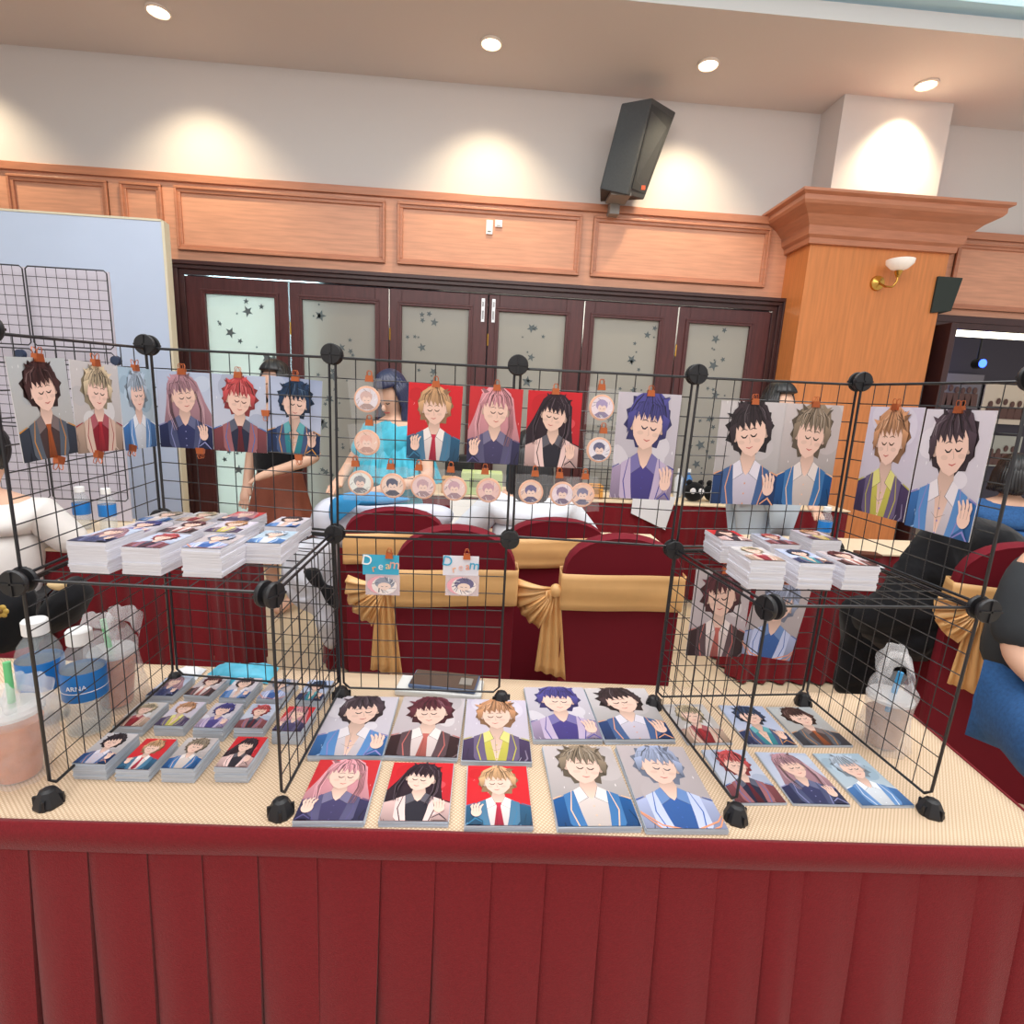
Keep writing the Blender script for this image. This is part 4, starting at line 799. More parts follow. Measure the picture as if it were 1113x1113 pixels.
cD = at_y(676, 600, YC); cB = at_y(497, 590, YC)
make_chair((cD.x, YC, 0), -.06, 'burgundy covered chair with gold sash, nearest of the right pair behind the table', -1, zt=.99)
make_chair((cB.x+.0, YC, 0), .0, 'burgundy covered chair with gold sash behind the lettered cards', -1, zt=1.0)
cC = at_y(602, 590, YD); make_chair((cC.x, YD, 0), .05, 'burgundy covered chair half hidden between the two front chairs', -1, bow=False, zt=.935)
cA = at_y(430, 590, YD); make_chair((cA.x, YD, 0), .12, 'burgundy covered chair half hidden behind the left front chair', -1, bow=False, zt=.955)

# ================================================================== BACKGROUND TABLES
def red_table(x0, x1, y0, y1, label, z=.75, seed=0):
    o = thing('covered_table', ((x0+x1)/2, (y0+y1)/2, 0), label, 'table', 'burgundy skirted tables further back'); mb = MB()
    per = [(x0, y0), (x1, y0), (x1, y1), (x0, y1)]
    for k in range(4):
        a, b = Vector((*per[k], 0)), Vector((*per[(k+1) % 4], 0)); L = (b-a).length; nrm = Vector(((b-a).y, -(b-a).x, 0)).normalized(); nn = max(8, int(L/.022))
        mb.grid(lambda u, v: a+(b-a)*u+nrm*((.006+.016*v)*math.sin(u*L*58+2*noise.noise(Vector((u*L*2, seed, 0))))+.012*v)*(1 if .0 < u < 1 else .2)+Vector((0, 0, z-.008-(z-.02)*v)), nn, 5)
    mb.build('skirt', M_red, o, angle=2)
    MB().box(((x0+x1)/2, (y0+y1)/2, z-.006), (x1-x0+.02, y1-y0+.02, .012)).build('top_cover', M_linen2, o, smooth=False, bevel=.003); return o
M_linen2 = mat('cream_table_cover', '#ecd6b8', .7)
a = at_z(215, 607, .75); TA = (-3.6, a.x, 1.07, 1.62); red_table(*TA, 'burgundy skirted table at left holding two water bottles and the backing board')
d0 = at_z(432, 528, .75); d1 = at_z(892, 546, .75); TD = (d0.x, d1.x, 2.72, 3.2); red_table(*TD, 'long burgundy skirted table in front of the folding doors', seed=3)
e1 = at_z(706, 581, .75); TE = (-.12, e1.x, 1.52, 1.70); red_table(*TE, 'burgundy skirted table in front of the seated white-shirted person', seed=5)
f0 = at_z(800, 738, .02); TF = (f0.x, 3.3, f0.y, 1.78); red_table(*TF, 'burgundy skirted table at right beneath the bottle and the dark wallet', seed=7)

# left partition and backing board with a grid
pr = at_y(178, 242, 2.6)
o = thing('partition_board', (-2.6, 2.6, 0), 'tall pale blue partition panel standing at the left before the wood wall', 'partition')
MB().box(((pr.x-5)/2, 2.6, pr.z/2), (pr.x+5, .05, pr.z)).build('panel', mat('pale_blue_board', '#cbd8ef', .6, noise_amt=.02, nscale=3), o, smooth=False)
MB().box((pr.x+.008, 2.6, pr.z/2), (.016, .06, pr.z)).box(((pr.x-5)/2, 2.6, pr.z+.005), (pr.x+5, .06, .012)).build('edge_strip', mat('cream_edge', '#e7dcc0', .5), o, smooth=False)
yb = 1.52; c1 = at_y(117, 293, yb); zb_ = .752; xl = c1.x-1.15
o = thing('grid_display_board', ((c1.x+xl)/2, yb, zb_), 'lilac-grey backing board with black wire grids behind the water bottles', 'display board')
MB().box(((c1.x+xl)/2-.005, yb+.03, (c1.z+zb_)/2), (c1.x-xl-.02, .01, c1.z-zb_-.01)).build('backing', mat('lilac_grey_board', '#cbc6d4', .6), o, smooth=False)
wg = .36
for k in range(3):
    for r_ in range(3):
        zt_ = c1.z-r_*.355; z0_ = max(zb_, zt_-.35); xr_ = c1.x-k*wg
        if zt_-z0_ > .1: panel(Vector((xr_-wg, yb, z0_)), Vector((xr_, yb, z0_)), Vector((xr_, yb, zt_)), Vector((xr_-wg, yb, zt_)), par=o, n=8, rw=.003, rg=.0014)
for px, py in ((22, 385), (126, 392)):
    p = at_y(px, py, yb-.01); MB().lathe([(0, -.012), (.02, -.01), (.022, .01), (0, .012)], p, 16, axis='Y').build('connector', mat('navy_plastic', '#27344f', .4), o)

# ================================================================== BOTTLES, CUPS, BAGS
M_cap = mat('white_cap', '#f2f3f5', .4); M_lab = mat('blue_label', '#1f78c8', .35); M_water = mat('clear_bottle', '#dfeaf0', .08, spec=.8, alpha=.2); M_liq = mat('water_inside', '#cfdde4', .05, alpha=.12)
def bottle(p, H, R, label, group=None, word=None, n=26, cap=True, rz=0):
    o = thing('water_bottle', p, label, 'bottle', group, rz); k = H
    MB().lathe([(R*.7, 0), (R*.95, .015*k), (R, .05*k), (R*.97, .12*k), (R, .2*k), (R*.97, .28*k), (R, .34*k), (R*1.0, .62*k), (R*.98, .68*k), (R*.85, .76*k), (R*.5, .85*k), (R*.42, .88*k), (R*.42, .93*k)], (0, 0, 0), n).build('bottle_body', M_water, o, world=False)
    MB().lathe([(R*.55, .865*k), (R*.58, .87*k), (R*.58, .985*k), (R*.5, k), (0, k)], (0, 0, 0), n).build('cap', M_cap, o, world=False)
    lb_ = MB().lathe([(R*1.01, .36*k), (R*1.025, .37*k), (R*1.025, .62*k), (R*1.01, .63*k)], (0, 0, 0), n, caps=False).build('label_band', M_lab, o, world=False)
    MB().lathe([(R*.65, .01*k), (R*.92, .03*k), (R*.94, .6*k), (0, .61*k)], (0, 0, 0), 16).build('water', M_liq, o, world=False)
    if word:
        me = text_mesh(word, .0125, .0004); m_ = mat('label_white_ink', '#f4f8fb', .5); me.materials.append(m_)
        for v in me.vertices: a = v.co.x/(R*1.03); v.co = Vector((math.sin(a)*(R*1.03+v.co.z), -math.cos(a)*(R*1.03+v.co.z), .50*k+v.co.y))
        t = bpy.data.objects.new('label_lettering', me); COL.objects.link(t); t.parent = lb_
        MB().lathe([(R*1.03, .445*k), (R*1.035, .45*k), (R*1.03, .453*k)], (0, 0, 0), n, caps=False).build('label_line', m_, lb_, world=False)
    return o
b1 = at_z(52, 782, TP); bottle(b1, .215, .037, 'clear water bottle with blue label, further left beside the straw cup', 'large water bottles on the front table')
b2 = at_z(98, 792, TP); bottle(b2, .21, .036, 'clear water bottle with blue label lettered ARNA beside the left cube', 'large water bottles on the front table', 'ARNA', rz=.25)
for k, (px, py, lb) in enumerate(((91, 575, 'small water bottle with blue label, left one before the backing board'), (119, 577, 'small water bottle with blue label, right one before the backing board'))):
    p = at_z(px, py, .752); bottle(p, .20, .034, lb, 'small bottles on the left background table')
p = at_z(893, 592, .752); bottle(p, .21, .034, 'clear water bottle with blue label on the right background table')
def bag(p, R, H, label, seed, hh=.07, handles=True):
    o = thing('plastic_bag', p, label, 'bag', 'thin plastic carrier bags round the drink cups'); f = lambda z: R*(1.0+.18*math.sin(z/H*3.0+seed)+.1*z/H)
    def g(u, v):
        a = 2*PI*u; z = H*v; q = f(z)*(1+.10*noise.noise(Vector((math.cos(a)*2.2+seed, math.sin(a)*2.2, v*5)))+.035*math.sin(a*9+v*6+seed)+.05*noise.noise(Vector((a*3, v*9, seed))))
        if v > .8: q *= 1-.35*(v-.8)/.2
        return Vector((q*math.cos(a), q*math.sin(a), z+.006*noise.noise(Vector((a, v*4, seed)))))
    MB().grid(g, 64, 26).build('bag_body', M_bag, o, world=False, angle=3)
    if handles:
        for s in (-1, 1):
            def h(u, v, s=s): 
                t = PI*u; w_ = .016+.010*abs(math.cos(t)); return Vector((s*.012+R*.75*math.cos(t), s*.02+(v-.5)*w_*.8+.004*math.sin(u*23), H*.93+hh*math.sin(t)**.8+(v-.5)*w_*1.5))
            MB().grid(h, 26, 4).build('handle', M_bag, o, world=False, angle=3, solid=.0006)
    return o
def cup(p, R0, R1, H, fill, liquid, straw, label, tilt=(.02, .0), SH=.09):
    o = thing('drink_cup', p, label, 'cup')
    MB().lathe([(R0*.9, .0), (R0, .003), (R1, H), (R1*1.04, H+.002), (R1*1.02, H+.004)], (0, 0, 0), 28).build('cup_wall', M_clear, o, world=False)
    MB().lathe([(R0*.9, .003), (R0*.95, .006), (R0+(R1-R0)*fill*.96, H*fill), (0, H*fill+.001)], (0, 0, 0), 24).build('drink', mat('drink_'+liquid, liquid, .25, noise_amt=.12, nscale=60), o, world=False)
    MB().lathe([(R1*1.05, H), (R1*1.06, H+.006), (R1*.95, H+.012), (R1*.4, H+.014), (0, H+.014)], (0, 0, 0), 28).build('lid', mat('clear_lid', '#eef0f2', .15, alpha=.45), o, world=False)
    b_ = Vector((-tilt[0]*.6, 0, .02)); d = Vector((tilt[0], tilt[1], H+SH)); MB().tube([b_, b_.lerp(d, .5), d], .0055, 12).build('straw', mat('straw_'+straw, straw, .4), o, world=False); return o
p = at_z(128, 764, TP); cup(p, .030, .041, .115, .86, '#d4793f', '#6fd08a', 'orange tea cup with green straw behind the ARNA bottle, inside a bag', (-.012, 0), .075); bag(p, .049, .175, 'clear plastic bag round the tea cup behind the water bottles', 2, .035)
p = at_z(22, 842, TP); cup(p, .032, .043, .12, .86, '#d67c45', '#6fd08a', 'orange tea cup with green straw at the far left edge, inside a bag', (-.004, .01), .085); bag(p, .052, .145, 'crumpled plastic bag round the cup at the far left table edge', 5, .03)
p = at_z(957, 808, TP); cup(p, .031, .041, .105, .72, '#b08a70', '#3f9fd8', 'milk tea cup with blue straw right of the rack, inside a bag', (.012, .0), .06); bag(p, .047, .155, 'white plastic bag with tied handles round the milk tea cup at right', 9, .06)

# phone on a white case, cyan packet, card box
q = [at_z(x, y, TP+.014) for x, y in ((436, 733), (527, 739), (522, 757), (430, 750))]; c, r_, u_, n_, W_, H_ = quadframe(*q)
tag(MB().box((c.x, c.y, TP+.007), (W_, H_, .014), math.atan2(r_.y, r_.x)).build('white_case', mat('white_case', '#e6e6e4', .4), smooth=False, bevel=.003), 'flat white box beneath the phone behind the rack', 'box')
q = [at_z(x, y, TP+.026) for x, y in ((452, 726), (521, 733), (518, 750), (444, 743))]; c, r_, u_, n_, W_, H_ = quadframe(*q); az = math.atan2(r_.y, r_.x)
o = thing('mobile_phone', (c.x, c.y, TP+.015), 'dark phone in a clear case lying face down on the white box', 'phone', rz=0)
MB().box((c.x, c.y, TP+.0195), (W_, H_, .009), az).build('phone_body', mat('phone_blue_grey', '#56688a', .3), o, smooth=False, bevel=.003)
MB().box((c.x, c.y, TP+.0245), (W_*.96, H_*.92, .001), az).build('back_panel', mat('phone_back', '#54463f', .25), o, smooth=False)
MB().box((c.x+W_*.32, c.y-.01, TP+.0255), (.03, .03, .002), az).build('camera_block', mat('phone_camera', '#8f8a84', .3), o, smooth=False, bevel=.001)
M_cyan = mat('cyan_packet', '#58bcdc', .4, noise_amt=.25, nscale=18)
pk = MB(); c = at_z(262, 731, TP+.01)
pk.grid(lambda u, v: Vector((c.x+(u-.5)*.15, c.y+(v-.5)*.075+.006*math.sin(u*9), TP+.001+.030*(math.sin(PI*u)*math.sin(PI*v))**.5+.006*abs(noise.noise(Vector((u*7, v*5, 0)))))), 26, 14)
tag(pk.build('snack_packet', M_cyan, angle=3), 'crumpled cyan plastic packet behind the small card stacks', 'packet')
pk = MB(); c = at_z(205, 731, TP+.006)
pk.grid(lambda u, v: Vector((c.x+(u-.5)*.06, c.y+(v-.5)*.05, TP+.001+.016*(math.sin(PI*u)*math.sin(PI*v))**.5+.006*abs(noise.noise(Vector((u*9, v*7, 4)))))), 14, 10)
tag(pk.build('crumpled_tissue', M_white, angle=3), 'crumpled white tissue beside the cyan packet', 'tissue')

# ================================================================== CHAIR AND BLACK BAGS AT LEFT
make_chair((-1.30, .62, 0), -PI/2, 'burgundy covered chair at the far left under the black bags', 1, bow=False)
soft('black_bag', 'black soft bag with open cream lining on the left chair', 'bag', M_black, [(60, 660), (66, 636), (85, 626), (102, 640), (99, 655), (84, 676), (50, 690), (34, 676)], .62, .10, seed=2, centre=(68, 660))
soft('bag_lining', 'cream lining fabric showing from the black bag at left', 'lining', mat('cream_lining', '#d9bc8c', .7), [(52, 634), (62, 630), (72, 634), (70, 641), (60, 640)], .52, .02, seed=3, wr=.004)
soft('black_backpack', 'black backpack with a gold flower badge at the left edge', 'bag', M_black, [(-40, 640), (0, 630), (34, 640), (40, 665), (36, 700), (0, 706), (-40, 706)], .58, .13, seed=5)
p = at_y(2, 664, .43); fl = thing('flower_badge', p, 'small gold flower badge on the black backpack at the left edge', 'badge')
for k in range(6): MB().ball(p+Vector((.013*math.cos(k*PI/3), -.002, .013*math.sin(k*PI/3))), (.009, .004, .009), 10, 6).build('petal', mat('gold_petal', '#c9a54e', .5), fl)
MB().ball(p+Vector((0, -.005, 0)), (.007, .004, .007), 10, 6).build('flower_centre', mat('dark_gold', '#7d5a22', .5), fl)

# ================================================================== PEOPLE
def skin_mesh(name, J, E, mats, parent, sub=2, scale=1.0):
    keys = list(J); me = bpy.data.meshes.new(name); me.from_pydata([J[k][0] for k in keys], [(keys.index(a), keys.index(b)) for a, b in E], []); me.materials.append(mats)
    o = bpy.data.objects.new(name, me); COL.objects.link(o); o.parent = parent
    md = o.modifiers.new('skin', 'SKIN'); md.use_smooth_shade = True
    if not me.skin_vertices: return o
    sv = me.skin_vertices[0].data
    for i, k in enumerate(keys):
        r = J[k][1]*scale; sv[i].radius = (r, r) if not isinstance(r, tuple) else r; sv[i].use_root = (i == 0)
    ms = o.modifiers.new('smooth', 'SUBSURF'); ms.levels = sub; ms.render_levels = sub; return o
def human(label, loc, yaw, H=1.62, sit=False, lean=0.0, nod=0.0, hands=None, knees=None, top=None, sleeve='short', bottom=None, bottom_kind='pants', hair=None, hair_kind='long', top_scale=1.28, torso_w=1.0):
    o = thing('person', loc, label, 'person', rz=yaw); k = H/1.62; V = Vector
    pz = (.50 if sit else .87)*k; L = Matrix.Rotation(-lean, 3, 'X')
    up = lambda x, y, z: V((0, 0, pz)) + L @ V((x*k, y*k, z*k))
    J = {'pelvis': (V((0, 0, pz)), .125*k*torso_w), 'waist': (up(0, 0, .15), .105*k*torso_w), 'chest': (up(0, .0, .33), .125*k*torso_w), 'upper': (up(0, 0, .42), .10*k), 'neck': (up(0, .005, .50), .046*k)}
    hc = up(0, .02, .62); N_ = Matrix.Rotation(-nod, 3, 'X') @ L
    J['jaw'] = (up(0, .015, .545), .052*k); J['face'] = (hc + N_ @ V((0, .012, -.02))*k, .080*k); J['cranium'] = (hc + N_ @ V((0, -.008, .05))*k, .078*k); J['crown'] = (hc + N_ @ V((0, -.01, .085))*k, .045*k)
    E = [('pelvis', 'waist'), ('waist', 'chest'), ('chest', 'upper'), ('upper', 'neck'), ('neck', 'jaw'), ('jaw', 'face'), ('face', 'cranium'), ('cranium', 'crown')]
    for s, q in ((-1, 'l'), (1, 'r')):
        hand = (hands or {}).get(q, V((s*.24, .06, pz-.06)) if not sit else V((s*.16, .36, pz+.16)))
        sh = up(s*.165, 0, .40); hand = V(hand); d = hand-sh; dist = min(d.length, .53*k); hand = sh+d.normalized()*dist; mid = (sh+hand)/2
        bend = math.sqrt(max(0, (.275*k)**2-(dist/2)**2)); out = V((s*.7, -.35, -.5)); ax = d.normalized(); out = (out-ax*out.dot(ax)).normalized(); el = mid+out*bend
        J['sh'+q] = (sh, .062*k); J['el'+q] = (el, .043*k); J['wr'+q] = (hand, .027*k); fd = (hand-el).normalized(); J['palm'+q] = (hand+fd*.05*k, .031*k)
        E += [('upper', 'sh'+q), ('sh'+q, 'el'+q), ('el'+q, 'wr'+q), ('wr'+q, 'palm'+q)]
        side = fd.cross(V((0, 0, 1))); side = side.normalized() if side.length > .2 else V((1, 0, 0)); dn = fd.cross(side)*.3
        for i, ln in enumerate((.062, .072, .068, .055)):
            b_ = hand+fd*.075*k+side*(i-1.5)*.017*k; t1 = b_+fd*ln*.55*k+dn*.02; t2 = t1+(fd*.5+dn*.9).normalized()*ln*.45*k
            J[f'f{i}a{q}'] = (t1, .0085*k); J[f'f{i}b{q}'] = (t2, .0075*k); E += [('palm'+q, f'f{i}a{q}'), (f'f{i}a{q}', f'f{i}b{q}')]
        th = hand+fd*.035*k-side*.038*k*s; J['th'+q] = (th+fd*.02*k, .0095*k); E += [('wr'+q, 'th'+q)]
        hip = V((s*.09*k, 0, pz-.03)); kn = V((s*.12*k, .42*k, pz-.02)) if sit else V((s*.095*k, .02, .46*k))
        if knees: kn = V(knees[q])
        an = V((kn.x, kn.y+(.03 if sit else -.01), .08)); toe = V((an.x*1.05, an.y+.15*k, .035))
        J['hip'+q] = (hip, .092*k); J['kn'+q] = (kn, .06*k); J['an'+q] = (an, .038*k); J['toe'+q] = (toe, .032*k)
        E += [('pelvis', 'hip'+q), ('hip'+q, 'kn'+q), ('kn'+q, 'an'+q), ('an'+q, 'toe'+q)]
    skin_mesh('body', J, E, M_skin, o)
    if top:
        ks = ['pelvis', 'waist', 'chest', 'upper', 'shl', 'shr', 'ell', 'elr'] + (['wrl', 'wrr'] if sleeve == 'long' else [])
        JT = {a: (J[a][0], J[a][1]*{'upper': 1.22, 'waist': top_scale*1.22, 'chest': top_scale*1.08}.get(a, top_scale)) for a in ks}
        if sleeve == 'short':
            for q in 'lr': JT['el'+q] = (J['sh'+q][0].lerp(J['el'+q][0], .72), J['el'+q][1]*1.55)
        ET = [('pelvis', 'waist'), ('waist', 'chest'), ('chest', 'upper'), ('upper', 'shl'), ('upper', 'shr'), ('shl', 'ell'), ('shr', 'elr')] + ([('ell', 'wrl'), ('elr', 'wrr')] if sleeve == 'long' else [])
        skin_mesh('shirt', JT, ET, top, o)
    if bottom:
        if bottom_kind == 'skirt':
            MB().grid(lambda u, v: V(((.13+.10*v+.012*v*math.sin(u*2*PI*9))*k*math.cos(2*PI*u), (.12+.09*v+.012*v*math.sin(u*2*PI*9))*k*math.sin(2*PI*u), pz+.10-.42*v)), 60, 8).build('skirt', bottom, o, world=False, angle=3, solid=.004)
        else:
            JT = {a: (J[a][0], J[a][1]*1.22) for a in ('pelvis', 'hipl', 'hipr', 'knl', 'knr')}; f = 1.0 if bottom_kind == 'pants' else .0
            ET = [('pelvis', 'hipl'), ('pelvis', 'hipr'), ('hipl', 'knl'), ('hipr', 'knr')]
            for q in 'lr':
                if f: JT['an'+q] = (J['an'+q][0], .065*k); ET.append(('kn'+q, 'an'+q))
                else: JT['kn'+q] = (J['hip'+q][0].lerp(J['kn'+q][0], .85), .105*k)
            skin_mesh('trousers' if f else 'shorts', JT, ET, bottom, o)
    if hair:
        T = lambda v: hc + N_ @ (V(v)*k)
        hm = MB()
        def cap(u, v):
            a = 2*PI*u; t = PI*.86*v if True else 0; x, y, z = math.sin(t)*math.cos(a), math.sin(t)*math.sin(a), math.cos(t)
            front = max(0, y); cut = 1.0
            
            if y > .25 and z < .35: kk = min(1, (.35-z)*1.6)*.45; z = .35+(z-.35)*.2; y *= 1-kk; x *= 1-kk*.6
            r = 1+.035*math.sin(a*22)*math.sin(t); drop = -.05 if (hair_kind != 'bun' and y < .2 and z < 0) else 0
            return T((x*.090*r, y*.102*r-.012, z*.108*r+.038+drop))
        hm.grid(cap, 64, 20)
        rg = random.Random(int(H*1000)); Lh = {'long': .42, 'bob': .14, 'bun': 0, 'short': .03}[hair_kind]
        if Lh:
            for i in range(30):
                a = PI*(1.03+.94*i/29) if hair_kind == 'long' else PI*(.86+1.28*i/29); x, y = .09*math.cos(a), .095*math.sin(a)-.015; l = Lh*rg.uniform(.85, 1.1)
                pts = [T((x*.75, y*.75, .09)), T((x, y, .02)), T((x*1.08, y*1.1, -.06))] ; e = pts[-1]
                for j in range(1, 5): pts.append(e + V((x*.12*j/4+.006*math.sin(j+i), -.03*j/4 if hair_kind == 'long' else 0, -l*j/4)))
                hm.tube(pts, [.012, .016, .016, .015, .014, .011, .004], 6)
        if hair_kind == 'bun': hm.ball(T((.0, -.13, .03)), (.05*k, .045*k, .05*k), 20, 12, fn=lambda d: 1+.05*math.sin(d.z*18+d.x*9))
        hm.build('hair', hair, o, world=False, angle=2.5)
    fm = MB(); T = lambda v: hc + N_ @ (V(v)*k)
    for s in (-1, 1): MB().tube([T((s*.032-.014, .083, -.008)), T((s*.032, .09, -.012)), T((s*.032+.014, .083, -.008))], .003, 6).build('eye', mat('dark_eye', '#2a1d1c', .4), o, world=False)
    MB().tube([T((-.02, .083, -.068)), T((0, .089, -.07)), T((.02, .083, -.068))], .004, 6).build('mouth', mat('lips', '#b8625c', .5), o, world=False)
    MB().ball(T((0, .095, -.035)), (.011*k, .014*k, .018*k), 10, 8).build('nose', M_skin, o, world=False)
    return o
M_tee = mat('white_cotton', '#e9e4e2', .8, bump=.3, bscale=18); M_stripe = mat('white_striped_cotton', '#e6eaf3', .8, bump=.3, bscale=18)
M_skirt = mat('brown_skirt', '#8b4a35', .7, noise_amt=.15, nscale=10); M_navyh = mat('navy_wig', '#22284a', .35, spec=.7, noise_amt=.35, nscale=50, stretch=(5, 5, .5)); M_turq = mat('turquoise_tulle', '#3fb2cc', .6, noise_amt=.25, nscale=14, sheen=.3)
M_denim = mat('blue_denim', '#2a5b94', .8, noise_amt=.2, nscale=90); M_grey = mat('charcoal_jersey', '#2f3338', .85, noise_amt=.15, nscale=8); M_pale = mat('pale_blue_cotton', '#c3cfda', .8)
p = at_y(-2, 520, 1.28); human('person in white t-shirt with black hair in a bun, seen from behind at left', (p.x+.20, .95, 0), .35, 1.62, sit=True, top=M_tee, hair=M_hair, hair_kind='bun', bottom=M_black, lean=.1, hands={'l': (-.2, .35, .62), 'r': (.22, .3, .6)})
p = at_y(302, 450, 2.35); human('person in dark top and brown skirt standing behind the left prints', (p.x, 2.35, 0), 2.6, 1.60, top=M_black, bottom=M_skirt, bottom_kind='skirt', hair=M_hair, hair_kind='bob', hands={'l': (-.18, .2, .95), 'r': (.2, .1, .8)})
p = at_y(432, 450, 1.98); pc_ = human('person with navy bob wig and turquoise costume looking down', (p.x, 1.98, 0), PI-.55, 1.56, top=M_turq, sleeve='short', bottom=M_turq, bottom_kind='skirt', hair=M_navyh, hair_kind='bob', nod=.45, lean=.05, hands={'l': (-.16, .3, .95), 'r': (.16, .3, .95)}, top_scale=1.3)
MB().grid(lambda u, v: Vector(((.10+.17*v**.7+.014*math.sin(u*2*PI*22)*v)*math.cos(2*PI*u), (.08+.13*v**.7+.014*math.sin(u*2*PI*22)*v)*math.sin(2*PI*u), 1.30-.34*v)), 132, 10).build('tulle_cape', M_turq, pc_, world=False, angle=3)
p = at_y(577, 540, 1.36); human('seated person in white striped shirt with long black hair, back to the camera', (p.x, 1.37, 0), .05, 1.68, sit=True, top=M_stripe, sleeve='long', hair=M_hair, hair_kind='long', bottom=M_black, lean=.12, hands={'l': (-.2, .32, .80), 'r': (.2, .32, .80)}, top_scale=1.38)
p = at_y(846, 430, 2.1); human('person in pale blue clothes and white mask behind the large uniform prints', (p.x, 2.1, 0), PI+.5, 1.62, top=M_pale, sleeve='long', bottom=M_pale, hair=M_hair, hair_kind='short', hands={'l': (-.2, .2, .9), 'r': (.15, .25, 1.0)}, top_scale=1.4)
mp3 = at_y(829, 431, 2.0)
p = at_y(1094, 520, 1.95); human('person in bright blue denim shirt, seen from behind at the right edge', (p.x+.05, 1.95, 0), -.35, 1.64, sit=True, top=M_denim, sleeve='long', hair=M_hair, hair_kind='short', bottom=M_black, top_scale=1.55)

# dark haired hidden table goods
# right chair with draped jackets and the denim-clad sitter
make_chair((2.68, .68, 0), -.45, 'burgundy covered chair with gold sash at the right beside the table end', -1, zt=1.02, bowk=(-.13, -.085, .77))
soft('black_jacket', 'large black jacket draped over the seat beyond the right chair', 'jacket', M_black, [(966, 618), (990, 588), (1012, 566), (1062, 562), (1113, 585), (1150, 640), (1120, 700), (1040, 716), (985, 718), (948, 700), (925, 672), (950, 640)], .95, .16, seed=8, wr=.055, ws=8)
soft('black_trousers', 'black garment hanging beside the right burgundy table skirt', 'garment', M_black, [(915, 655), (950, 650), (985, 690), (985, 735), (960, 760), (925, 757), (905, 745), (912, 700)], 1.15, .07, seed=4, wr=.02)
g = thing('person', (2.22, .27, 0), 'person in charcoal top and blue denim shorts, cropped by the right edge', 'person', rz=0)
JG = {'pelvis': (Vector((.30, .12, .56)), .15), 'waist': (Vector((.32, .12, .74)), .13), 'chest': (Vector((.34, .13, .93)), .14), 'upper': (Vector((.35, .13, 1.03)), .10), 'neck': (Vector((.35, .12, 1.12)), .05), 'face': (Vector((.34, .10, 1.24)), .085), 'crown': (Vector((.34, .11, 1.33)), .06),
      'shl': (Vector((.17, .12, 1.0)), .062), 'ell': (Vector((.10, .05, .74)), .045), 'wrl': (Vector((.12, -.16, .64)), .03), 'palml': (Vector((.12, -.22, .63)), .032),
      'hipl': (Vector((.20, .05, .54)), .10), 'knl': (Vector((-.02, -.34, .55)), .068), 'anl': (Vector((-.04, -.32, .1)), .04), 'toel': (Vector((-.08, -.45, .04)), .035), 'hipr': (Vector((.38, .0, .54)), .10), 'knr': (Vector((.30, -.42, .55)), .068), 'anr': (Vector((.28, -.4, .1)), .04), 'toer': (Vector((.26, -.54, .04)), .035)}
EG = [('pelvis', 'waist'), ('waist', 'chest'), ('chest', 'upper'), ('upper', 'neck'), ('neck', 'face'), ('face', 'crown'), ('upper', 'shl'), ('shl', 'ell'), ('ell', 'wrl'), ('wrl', 'palml'), ('pelvis', 'hipl'), ('hipl', 'knl'), ('knl', 'anl'), ('anl', 'toel'), ('pelvis', 'hipr'), ('hipr', 'knr'), ('knr', 'anr'), ('anr', 'toer')]
for i in range(4): JG['f%d' % i] = (Vector((.10+.014*i, -.29, .615)), .009); EG.append(('palml', 'f%d' % i))
skin_mesh('body', JG, EG, M_skin, g)
skin_mesh('shirt', {k: (JG[k][0], JG[k][1]*{'ell': 1.8, 'waist': 1.5, 'chest': 1.4}.get(k, 1.3)) for k in ('pelvis', 'waist', 'chest', 'upper', 'shl', 'ell')}, [('pelvis', 'waist'), ('waist', 'chest'), ('chest', 'upper'), ('upper', 'shl'), ('shl', 'ell')], M_grey, g)
skin_mesh('shorts', {'pelvis': (JG['pelvis'][0]-Vector((0, 0, .03)), .17), 'hipl': (JG['hipl'][0], .135), 'knl': (JG['hipl'][0].lerp(JG['knl'][0], .85), .125), 'hipr': (JG['hipr'][0], .13), 'knr': (JG['hipr'][0].lerp(JG['knr'][0], .8), .12)}, [('pelvis', 'hipl'), ('hipl', 'knl'), ('pelvis', 'hipr'), ('hipr', 'knr')], M_denim, g)
MB().ball((.34, .13, 1.28), (.10, .11, .11), 24, 14, fn=lambda d: 1+.03*math.sin(d.x*30)).build('hair', M_hair, g, world=False)

# white and blue garment on the table in front of the wig wearer
soft('folded_garment', 'white costume cloth with blue trim heaped behind the chairs', 'garment', mat('white_costume', '#d9dcea', .75), [(342, 552), (362, 540), (410, 548), (470, 548), (492, 556), (485, 572), (440, 584), (390, 596), (350, 590), (338, 572)], 1.30, .09, seed=12, wr=.02, ws=9)
soft('blue_scarf', 'bright blue cloth strip lying over the white costume cloth', 'scarf', mat('bright_blue_cloth', '#2f93cf', .6), [(360, 545), (375, 536), (400, 534), (430, 538), (446, 543), (430, 548), (402, 550), (380, 551), (364, 570), (358, 562)], 1.20, .025, seed=14, wr=.006, centre=(395, 544))
soft('white_coat', 'white coat hanging beside the left post behind the table', 'coat', mat('white_coat', '#cfd0da', .75), [(312, 600), (340, 585), (366, 592), (368, 640), (366, 700), (352, 700), (345, 672), (318, 655), (306, 630)], 1.22, .05, seed=15, wr=.02)
soft('black_strap_bag', 'black knotted ribbon hanging on the white coat', 'ribbon', M_black, [(330, 620), (346, 618), (354, 634), (366, 640), (368, 662), (356, 656), (348, 640), (338, 634)], 1.12, .02, seed=16, wr=.006, centre=(350, 637))

